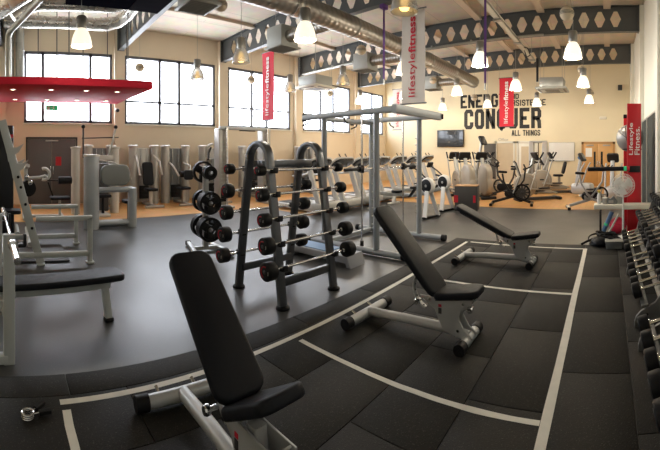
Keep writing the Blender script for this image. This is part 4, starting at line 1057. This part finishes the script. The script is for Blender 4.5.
for i, (x, y, rz, lb) in enumerate(CT[2:]): dup(ct, (x, y, .004), rz, lb) if i else place(ct, (x, y, .004), rz, lb)
t = thing('stair_climber', 'grey climber with tall mast and black console below the wall word office', 'exercise machine', (-4.85, 14.45, .004), R(160))
MB().box((0, 0, .3), (1.0, .55, .5), .08).build('base_housing', 'beige', t)
MB().sweep([(.45, 0, .4), (.3, 0, 1.2), (.12, 0, 2.0)], .04, rect=(.1, .08)).build('mast', 'galv', t)
MB().pad((.06, 0, 2.1), (.4, .36, .09), .06, .03, (0, R(-60), 0)).build('console', 'plastic', t)
for sy in (-1, 1):
    MB().sweep([(.3, sy * .26, 1.6), (-.1, sy * .3, 1.5), (-.5, sy * .3, 1.25)], .025, 10).build('handrail', 'plastic', t)
    MB().box((-.15, sy * .15, .62), (.45, .2, .06), .02).build('pedal', 'plastic', t)

# ------------------------------------------------------------------ bikes
def bike(name, label, frame, wheelmat, loc, rz, fan=False):
    t = thing(name, label, 'exercise bike', loc, rz)
    MB().sweep([(.62, 0, .10), (.1, 0, .28), (-.55, 0, .10)], .035, rect=(.07, .08)).build('lower_frame', frame, t)
    for x in (-.58, .66):
        f = MB().sweep([(x, -.26, .05), (x, .26, .05)], .03, rect=(.07, .06)).build('base_foot', frame, t)
        for sy in (-1, 1): MB().box((x, sy * .27, .045), (.09, .05, .08), .015).build('rubber_cap', 'rubber', f)
    r = .26 if fan else .24; wx = .36
    w = MB().ring((wx, 0, .40), (0, 1, 0), r - .05, r, .06 if not fan else .13, 32).build('flywheel', wheelmat, t)
    sp = MB().disc((wx, 0, .40), (0, 1, 0), .05, .1, .01, 16)
    for k in range(12 if fan else 5):
        a = 2 * PI * k / (12 if fan else 5); sp.box((wx + .5 * r * math.cos(a), 0, .40 + .5 * r * math.sin(a)), (r * .9, .03, .03 if not fan else .06), 0, (0, -a, 0))
    sp.build('wheel_spokes', 'darkgrey' if fan else 'galv', w)
    MB().pad((.12, .06, .36), (.62, .26, .06), .12, .02, (R(90), 0, 0)).build('chain_guard', 'plastic', t)
    MB().disc((-.02, -.03, .34), (0, 1, 0), .10, .03, .004, 24).build('crank_disc', 'galv' if not fan else 'plastic', t)
    for sy in (-1, 1):
        MB().sweep([(-.02, sy * .09, .34), (-.02 + sy * .12, sy * .10, .34 - sy * .11)], .014, 8).box((-.02 + sy * .12, sy * .15, .34 - sy * .11), (.1, .1, .03), .006).build('crank', 'plastic', t)
    MB().sweep([(.05, 0, .3), (-.2, 0, .72), (-.25, 0, .98)], .03, rect=(.07, .05)).build('seat_post', frame, t)
    MB().pad((-.24, 0, 1.03), (.28, .2, .07), .08, .025, (0, R(4), 0), .5).build('saddle', 'vinyl', t)
    MB().sweep([(.1, 0, .35), (.42, 0, .78), (.46, 0, 1.10)], .03, rect=(.08, .05)).build('head_tube', frame, t)
    h = MB()
    for sy in (-1, 1): h.sweep([(.42, 0, 1.1), (.46, sy * .2, 1.12), (.6, sy * .22, 1.18), (.68, sy * .2, 1.26)], .018, 8)
    h.sweep([(.46, 0, 1.08), (.4, 0, 1.13)], .03, 8).build('handlebar', 'rubber', t)
    if fan:
        for sy in (-1, 1): MB().sweep([(.1, sy * .2, .4), (.3, sy * .22, .9), (.16, sy * .24, 1.3), (.1, sy * .26, 1.36)], .02, 8).build('moving_arm', 'galv' if sy < 0 else 'plastic', t)
    MB().box((.44, 0, 1.2), (.04, .2, .16), .015, (0, R(-25), 0)).build('monitor', 'plastic', t)
    return t
bike('air_bike', 'black air bike on the edge of the wooden floor right of the plyo box', 'plastic', 'rubber', (-2.95, 11.35, .004), R(10), True)
bike('spin_bike', 'silver spin bike at the edge of the wooden floor near the oak doors', 'silver', 'plastic', (-.55, 11.05, .004), R(12))
bike('upright_bike', 'dark exercise bike with monitor in front of the open office doorway', 'darkgrey', 'plastic', (-3.55, 13.35, .004), R(170))
bike('studio_bike', 'dark exercise bike behind the air bike, in front of the white-framed doorway', 'darkgrey', 'rubber', (-3.55, 15.2, .004), R(20))
t = thing('recumbent_bike', 'recumbent bike with black backrest between whiteboard and spin bike', 'exercise bike', (-2.45, 16.25, .004), R(200))
MB().box((0, 0, .07), (1.5, .2, .1), .03).build('base_rail', 'beige', t)
MB().pad((-.35, 0, .62), (.42, .42, .09), .12, .03).build('seat', 'vinyl', t)
MB().pad((-.62, 0, .95), (.55, .42, .08), .14, .03, (0, R(76), 0)).build('backrest', 'vinyl', t)
MB().sweep([(-.4, 0, .1), (-.4, 0, .58)], .05, rect=(.1, .1)).build('seat_post', 'beige', t)
MB().disc((.5, 0, .42), (0, 1, 0), .32, .2, .06, 28).build('drive_shroud', 'beige', t)
MB().sweep([(.5, 0, .7), (.42, 0, 1.15)], .04, rect=(.1, .08)).build('mast', 'galv', t)
MB().pad((.38, 0, 1.2), (.3, .36, .07), .05, .02, (0, R(-60), 0)).build('console', 'plastic', t)
t = thing('cable_column', 'slim grey cable column against the wall beside the white-framed doorway', 'cable machine', (-3.05, 16.6, .004))
MB().box((-.3, .1, 1.05), (.22, .3, 2.1), .03).box((.3, .1, 1.05), (.22, .3, 2.1), .03).build('column_shroud', 'towersilver', t)
MB().box((0, .1, 2.08), (.8, .2, .1), .02).build('top_beam', 'galv', t)
MB().box((0, .0, .05), (.9, .7, .08), .02).build('base_plate', 'darkgrey', t)
MB().cyl((0, .08, .1), (0, .08, 2.05), .02, n=10).box((0, .06, .5), (.3, .12, .6), .01).build('weight_stack', 'rubber', t)
def stepper(label, x, y, rz):
    t = thing('seated_stepper', label, 'exercise machine', (x, y, .004), rz)
    MB().box((.1, 0, .3), (.8, .5, .42), .12).build('drive_shroud', 'silver', t)
    MB().sweep([(.35, 0, .45), (.25, 0, 1.0), (.18, 0, 1.35)], .05, rect=(.13, .1)).build('mast', 'silver', t)
    c = MB().pad((.12, 0, 1.45), (.34, .4, .09), .07, .03, (0, R(-60), 0)).build('console', 'plastic', t); MB().pad((.07, 0, 1.48), (.22, .28, .014), .03, .004, (0, R(-60), 0)).build('display', 'screen', c)
    for sy in (-1, 1):
        MB().sweep([(.25, sy * .24, .4), (.05, sy * .27, 1.0), (-.1, sy * .27, 1.25)], .03, 10).build('arm', 'silver', t)
        MB().box((-.35, sy * .2, .3), (.4, .17, .06), .02).build('pedal', 'plastic', t)
    MB().box((-.3, 0, .06), (.9, .5, .1), .03).build('base', 'silver', t)
stepper('silver cardio machine with black console standing before the right leaf of the oak doors', .22, 12.8, R(-100))
stepper('silver cardio machine with black console standing before the left leaf of the oak doors', -.8, 13.9, R(160))

# ------------------------------------------------------------------ right wall: dumbbell racks
def rack(label, y0, y1, plates):
    t = thing('dumbbell_rack', label, 'dumbbell rack', (.26, (y0 + y1) / 2, .012 if y1 < 6.7 else .012), 0)
    h = (y1 - y0) / 2; cy = (y0 + y1) / 2
    pl = [(-.0, 0), (.0, .05), (.015, .10), (.06, .15), (.13, .19), (.2, .23), (.25, .30), (.28, .42), (.31, .5), (.37, .55), (.44, .60), (.48, .68), (.51, .78), (.56, .86), (.64, .92), (.76, .98),
          (.80, .98), (.80, .86), (.70, .80), (.63, .70), (.58, .55), (.56, .35), (.60, .15), (.72, .06), (.74, 0), (.5, 0), (.42, .05), (.3, .08), (.16, .05), (.12, 0)]
    for y in plates:
        p = MB().prism(pl, .035, XZ(y - cy), .004).build('side_plate', 'steelplate', t)
        b = MB()
        for x, z in ((.12, .12), (.4, .5), (.62, .82)): b.cyl((x, y - cy - .022, z), (x, y - cy + .022, z), .012, n=10)
        b.build('bolt', 'rubber', p)
    for x, z in ((.05, .20), (.29, .52), (.53, .84)):
        for dx, dz in ((.05, .0), (.22, .045)):
            MB().box((x + dx, 0, z + dz), (.07, 2 * h, .025), .004, (0, R(-15), 0)).build('shelf_rail', 'steelplate', t)
    return t
rack('grey dumbbell rack ending beside the pedestal fan and strap heap', 3.58, 6.62, (3.60, 5.12, 6.60))
rack('grey dumbbell rack cut by the photo edge, further from the fan', .2, 3.2, (.22, 1.7, 3.17))
DBK = {}
def dumbbell(r):
    d = thing('dumbbell', '', 'dumbbell', (0, 0, 0), 0, 'dumbbells on the right wall racks')
    MB().cyl((-.11, 0, 0), (.11, 0, 0), .016, n=14).build('handle', 'chrome', d)
    for sx in (-1, 1):
        h = MB().disc((sx * .14, 0, 0), (1, 0, 0), r, .085, .014, 26).build('head', 'rubber', d)
        MB().disc((sx * .184, 0, 0), (1, 0, 0), r * .6, .006, .002, 20).build('end_cap', 'darkgrey', h)
        MB().cyl((sx * .09, 0, 0), (sx * .097, 0, 0), r * .45, n=16).build('collar', 'chrome', h)
    return d
def put_db(x, y, z, r, lb):
    r = round(r, 3)
    if r in DBK: o = dup(DBK[r], (x, y, z), 0, lb)
    else: o = DBK[r] = place(dumbbell(r), (x, y, z), 0, lb)
    o.rotation_euler = (0, R(-15), 0)
low_far = [6.38, 6.14, 5.90, 5.66, 5.40, 4.95, 4.70, 4.45, 4.20, 3.96, 3.76]
low_near = [2.98, 2.72, 2.46, 2.20, 1.94]
for i, y in enumerate(low_far):
    put_db(.43, y, .335, .062 + .0015 * i, 'dumbbell on the bottom shelf of the far rack, %s from its near end' % ORD[len(low_far) - 1 - i])
for i, y in enumerate(low_near):
    put_db(.43, y, .345, .076 + .003 * i, 'dumbbell on the bottom shelf of the near rack, %s from its far end' % ORD[i])
mid_far = [6.42, 6.19, 5.96, 5.72, 5.48, 5.30, 4.92, 4.70, 4.46, 4.22, 3.98]
for i, y in enumerate(mid_far):
    put_db(.67, y, .655, .062 + .0012 * i, 'dumbbell on the middle shelf of the far rack, %s from its near end' % ORD[len(mid_far) - 1 - i])
top_far = [6.44, 6.22, 6.0, 5.78, 5.55, 5.32]
for i, y in enumerate(top_far):
    put_db(.905, y, .965, .05 + .001 * i, 'dumbbell on the top shelf of the far rack, %s from the far end' % ORD[i])

# ------------------------------------------------------------------ right corner: red rig, ball, fan, shelf, kit
t = thing('storage_rig', 'tall red storage rig with white lettering beside the right wall panels', 'storage rig', (.56, 8.05, 0))
MB().box((0, -.2, 1.33), (.29, .07, 2.66), .006).build('front_panel', 'red', t)
MB().box((-.14, .55, 1.25), (.09, .09, 2.5), .006).build('rear_post', 'red', t); MB().box((.15, .55, 1.25), (.09, .09, 2.5), .006).build('rear_post', 'red', t)
for z in (.25, 1.5, 2.44): MB().box((-.05, .18, z), (.06, .75, .07), .006).build('side_bar', 'red', t)
MB().box((-.14, .55, 2.46), (.1, .1, .09), .01).build('post_cap', 'rubber', t)
text('lettering', 'Lifestyle', .66, .105, 'whitetext', Matrix.Translation((-.055, -.2365, 1.93)) @ UPWARD, t, .012)
text('lettering', 'Fitness.', .58, .105, 'whitetext', Matrix.Translation((.06, -.2365, 1.89)) @ UPWARD, t, .012)
MB().torus((-.02, .18, 1.72), (0, 0, 1), .2, .016, 24, 8).build('ball_holder', 'rubber', t)
MB().box((.0, -.26, 1.31), (.24, .05, .13), .01).build('arm_bracket', 'plastic', t)
b = MB().cyl((-.12, -.3, 1.32), (-.95, -.32, 1.31), .045, n=16).build('padded_arm', 'vinyl', t)
MB().cyl((-.16, -.3, 1.32), (-.22, -.3, 1.32), .049, n=16).build('green_band', 'green', b); MB().cyl((-.1, -.3, 1.32), (-.155, -.3, 1.32), .049, n=16).build('red_band', 'redtext', b)
t = thing('exercise_ball', 'large silver exercise ball held behind the red rig panel', 'exercise ball', (.50, 8.25, 1.96))
MB().ball((0, 0, 0), .30, n=32).build('ball_shell', 'ball', t)
MB().torus((0, 0, 0), (.6, -.2, .9), .3, .006, 40, 6).torus((0, 0, 0), (.9, -.3, .2), .3, .006, 40, 6).build('seam_ring', 'darkgrey', t)
for (y0, y1, lb) in ((9.9, 11.9, 'dark grey tall wall panel behind the silver ball, closer to the oak doors'), (7.4, 9.8, 'dark grey tall wall panel above the dumbbell rack')):
    t = thing('wall_panel', lb, 'wall panel', (RX, (y0 + y1) / 2, 1.3)); h = (y1 - y0) / 2
    MB().box((-.03, 0, 0), (.06, 2 * h - .02, 2.46), .006).build('panel', 'mirror', t)
    f = MB()
    for y in (-h + .02, h - .02): f.box((-.035, y, 0), (.075, .05, 2.5))
    f.box((-.035, 0, 1.24), (.075, 2 * h, .04)).build('frame', 'galv', t)
t = thing('pedestal_fan', 'white pedestal fan standing in front of the red rig', 'fan', (.31, 7.3, 0))
MB().lathe([(0, 0), (.2, 0), (.2, .02), (.06, .04), (.03, .07), (0, .07)], n=28).build('base', 'white', t)
MB().cyl((0, 0, .04), (0, 0, .58), .02, n=12).cyl((0, 0, .5), (0, 0, .95), .013, n=12).build('pole', 'white', t)
MB().lathe([(0, 0), (.045, 0), (.05, .03), (.05, .11), (.03, .14), (0, .14)], (0, .17, 1.02), (0, -1, 0), 18).build('motor_housing', 'white', t)
g = MB()
for y, rr in ((-.07, .12), (-.07, .17), (-.03, .222), (.0, .222), (.05, .17), (-.075, .07)): g.torus((0, y, 1.02), (0, 1, 0), rr, .0045, 32, 5)
for k in range(44):
    a = 2 * PI * k / 44; ca, sa = math.cos(a), math.sin(a)
    g.sweep([(.04 * ca, -.078, 1.02 + .04 * sa), (.16 * ca, -.07, 1.02 + .16 * sa), (.215 * ca, -.045, 1.02 + .215 * sa), (.222 * ca, -.015, 1.02 + .222 * sa), (.20 * ca, .03, 1.02 + .20 * sa), (.05 * ca, .06, 1.02 + .05 * sa)], .003, 4)
g.build('cage', 'white', t)
MB().disc((0, -.08, 1.02), (0, 1, 0), .045, .01, .003, 18).build('cage_badge', 'white', t)
hub = MB().lathe([(0, 0), (.03, 0), (.035, .03), (.02, .05), (0, .05)], (0, .02, 1.02), (0, -1, 0), 18).build('hub', 'white', t)
for k in range(3):
    a = 2 * PI * k / 3 + .4
    bl = MB(); pts = []
    for q in range(9):
        w = -.55 + 1.1 * q / 8
        pts.append((.185 * math.cos(w * 1.15), .185 * math.sin(w * 1.15)))
    pts = [(.03, .02), (.03, -.02)] + pts
    bl.prism(pts, .006, Matrix.Translation((0, -.01, 1.02)) @ Matrix.Rotation(-a, 4, 'Y') @ Matrix.Rotation(PI / 2, 4, 'X') @ Matrix.Rotation(R(14), 4, 'X'))
    bl.build('fan_blade', 'white', t)
t = thing('cream_shelf', 'long cream low shelf table in front of the red rig base', 'table', (.33, 7.62, -.035))
MB().box((0, 0, .61), (1.18, .30, .10), .02).build('shelf_top', 'doorwhite', t)
for sx in (-.46, .5):
    for sy in (-.1, .1): MB().box((sx, sy, .283), (.04, .04, .49), .005).build('leg', 'plastic', t)
t = thing('spray_bottle', 'white bottle with yellow cap at the left end of the cream shelf', 'bottle', (-.16, 7.58, .626))
MB().lathe([(0, 0), (.035, 0), (.038, .02), (.038, .17), (.02, .215), (.014, .22), (0, .22)], n=18).build('bottle_body', 'white', t); MB().lathe([(.0, .22), (.016, .22), (.016, .265), (0, .27)], n=14).build('cap', 'yellow', t)
t = thing('plastic_tub', 'small grey tub with white lid beside the bottle on the cream shelf', 'tub', (-.04, 7.6, .626)); MB().lathe([(0, 0), (.05, 0), (.06, .10), (.055, .11), (0, .11)], n=18).build('tub_body', 'greytext', t); MB().lathe([(0, .11), (.06, .11), (.05, .13), (0, .135)], n=18).build('lid', 'paper', t)
t = thing('storage_pouch', 'dark grey pointed pouch on the middle of the cream shelf', 'pouch', (.1, 7.62, .626))
MB().prism([(-.1, 0), (.1, 0), (.11, .05), (.03, .16), (-.04, .1), (-.1, .13)], .13, XZ(), .02).build('pouch_body', 'padgrey', t); MB().box((-.02, -.07, .05), (.1, .01, .05), .004).build('label_patch', 'greytext', t)
t = thing('plastic_box', 'grey plastic box behind the fan pole on the cream shelf', 'box', (.25, 7.66, .626)); MB().box((0, 0, .07), (.14, .14, .14), .012).build('box_body', 'boxgrey', t); MB().box((0, 0, .145), (.15, .15, .012), .004).build('lid', 'greytext', t)
t = thing('medicine_ball', 'red ball on the floor under the cream shelf', 'ball', (.22, 7.72, .17)); MB().ball((0, 0, 0), .17, n=28).build('ball_shell', 'pinkred', t); MB().torus((0, 0, 0), (.2, .3, 1), .17, .004, 32, 5).build('seam_ring', 'redtext', t)
t = thing('rolled_mat', 'blue rolled exercise mat leaning under the cream shelf', 'exercise mat', (-.02, 7.72, 0)); MB().cyl((-.05, 0, .05), (.12, .02, .44), .045, n=18).build('mat_roll', 'blue', t); MB().cyl((-.003, .007, .17), (.012, .008, .21), .048, n=18).build('strap', 'green', t)
t = thing('strap_heap', 'tangled black heap of straps and cables on the floor before the fan', 'strap heap', (-.08, 6.86, 0))
hp = MB()
rnd = random.Random(3)
for k in range(9): hp.ball((rnd.uniform(-.18, .26), rnd.uniform(-.14, .14), .07), rnd.uniform(.08, .13), (1.5, 1.1, .7), 14, (0, 0, rnd.uniform(0, 3)))
hp.build('bundle', 'vinyl', t)
for k in range(9):
    cx, cy, rr = rnd.uniform(-.2, .2), rnd.uniform(-.12, .12), rnd.uniform(.09, .19)
    MB().torus((cx, cy, rnd.uniform(.07, .17)), (rnd.uniform(-.4, .4), rnd.uniform(-.4, .4), 1), rr, .014, 24, 6).build('strap_loop', 'rubber', t)
MB().sweep([(-.1, -.05, .14), (-.3, -.1, .06), (-.38, -.12, .02)], .02, 8).sweep([(-.05, -.1, .1), (-.12, -.24, .03)], .02, 8).build('loose_strap', 'rubber', t)
MB().sweep([(.06, .1, .08), (.24, .2, .4), (.3, .24, .5)], .018, 8).build('pole_handle', 'galv', t)
t = thing('storage_tub', 'low grey plastic tub on the floor at the end of the dumbbell rack', 'tub', (.12, 6.56, .012)); MB().prism([(-.13, 0), (.13, 0), (.15, .12), (-.15, .12)], .2, XZ(), .012).build('tub_body', 'padgrey', t); MB().box((0, 0, .125), (.31, .22, .014), .005).build('rim', 'boxgrey', t)

# ------------------------------------------------------------------ light, world, camera
w = bpy.data.worlds.new('daylight'); scene.world = w; w.use_nodes = True
nt = w.node_tree; bg = nt.nodes['Background']
sky = nt.nodes.new('ShaderNodeTexSky'); sky.sky_type = 'HOSEK_WILKIE'; sky.turbidity = 6; sky.sun_direction = (.3, .5, .8)
mx = nt.nodes.new('ShaderNodeMix'); mx.data_type = 'RGBA'; mx.inputs[0].default_value = .85
nt.links.new(sky.outputs[0], mx.inputs[6]); mx.inputs[7].default_value = (.93, .96, 1., 1)
nt.links.new(mx.outputs[2], bg.inputs[0]); bg.inputs[1].default_value = 13.
for i, (a, b) in enumerate(BAYS):
    l = bpy.data.lights.new('window_portal', 'AREA'); l.shape = 'RECTANGLE'; l.size = S1 - S0; l.size_y = b - a; l.cycles.is_portal = True
    o = bpy.data.objects.new('window_portal', l); COL.objects.link(o); o.location = (WX - .3, (a + b) / 2, (S0 + S1) / 2); o.rotation_euler = (0, R(-90), 0)
cam = bpy.data.cameras.new('camera'); co = bpy.data.objects.new('camera', cam); COL.objects.link(co); scene.camera = co
F = 380.; X0 = 607.; Y0 = 151.
yaw = (330 - X0) / F            # heading of the picture's centre, right of straight down the room
co.location = (0, 0, 1.68); co.rotation_euler = (PI / 2, 0, -yaw)
cam.type = 'PANO'; cam.panorama_type = 'CENTRAL_CYLINDRICAL'
cam.central_cylindrical_range_u_min = -330 / F; cam.central_cylindrical_range_u_max = 330 / F
cam.central_cylindrical_range_v_max = Y0 / F; cam.central_cylindrical_range_v_min = -(450 - Y0) / F
cam.central_cylindrical_radius = 1.
cam.clip_start = .05; cam.clip_end = 100
scene.view_settings.view_transform = 'Standard'; scene.view_settings.look = 'None'
scene.view_settings.gamma = 1; scene.view_settings.use_curve_mapping = False; scene.view_settings.exposure = .41
scene.cycles.use_denoising = True; scene.cycles.max_bounces = 8; scene.cycles.diffuse_bounces = 5; scene.cycles.sample_clamp_indirect = 8
scene.cycles.caustics_reflective = False; scene.cycles.caustics_refractive = False
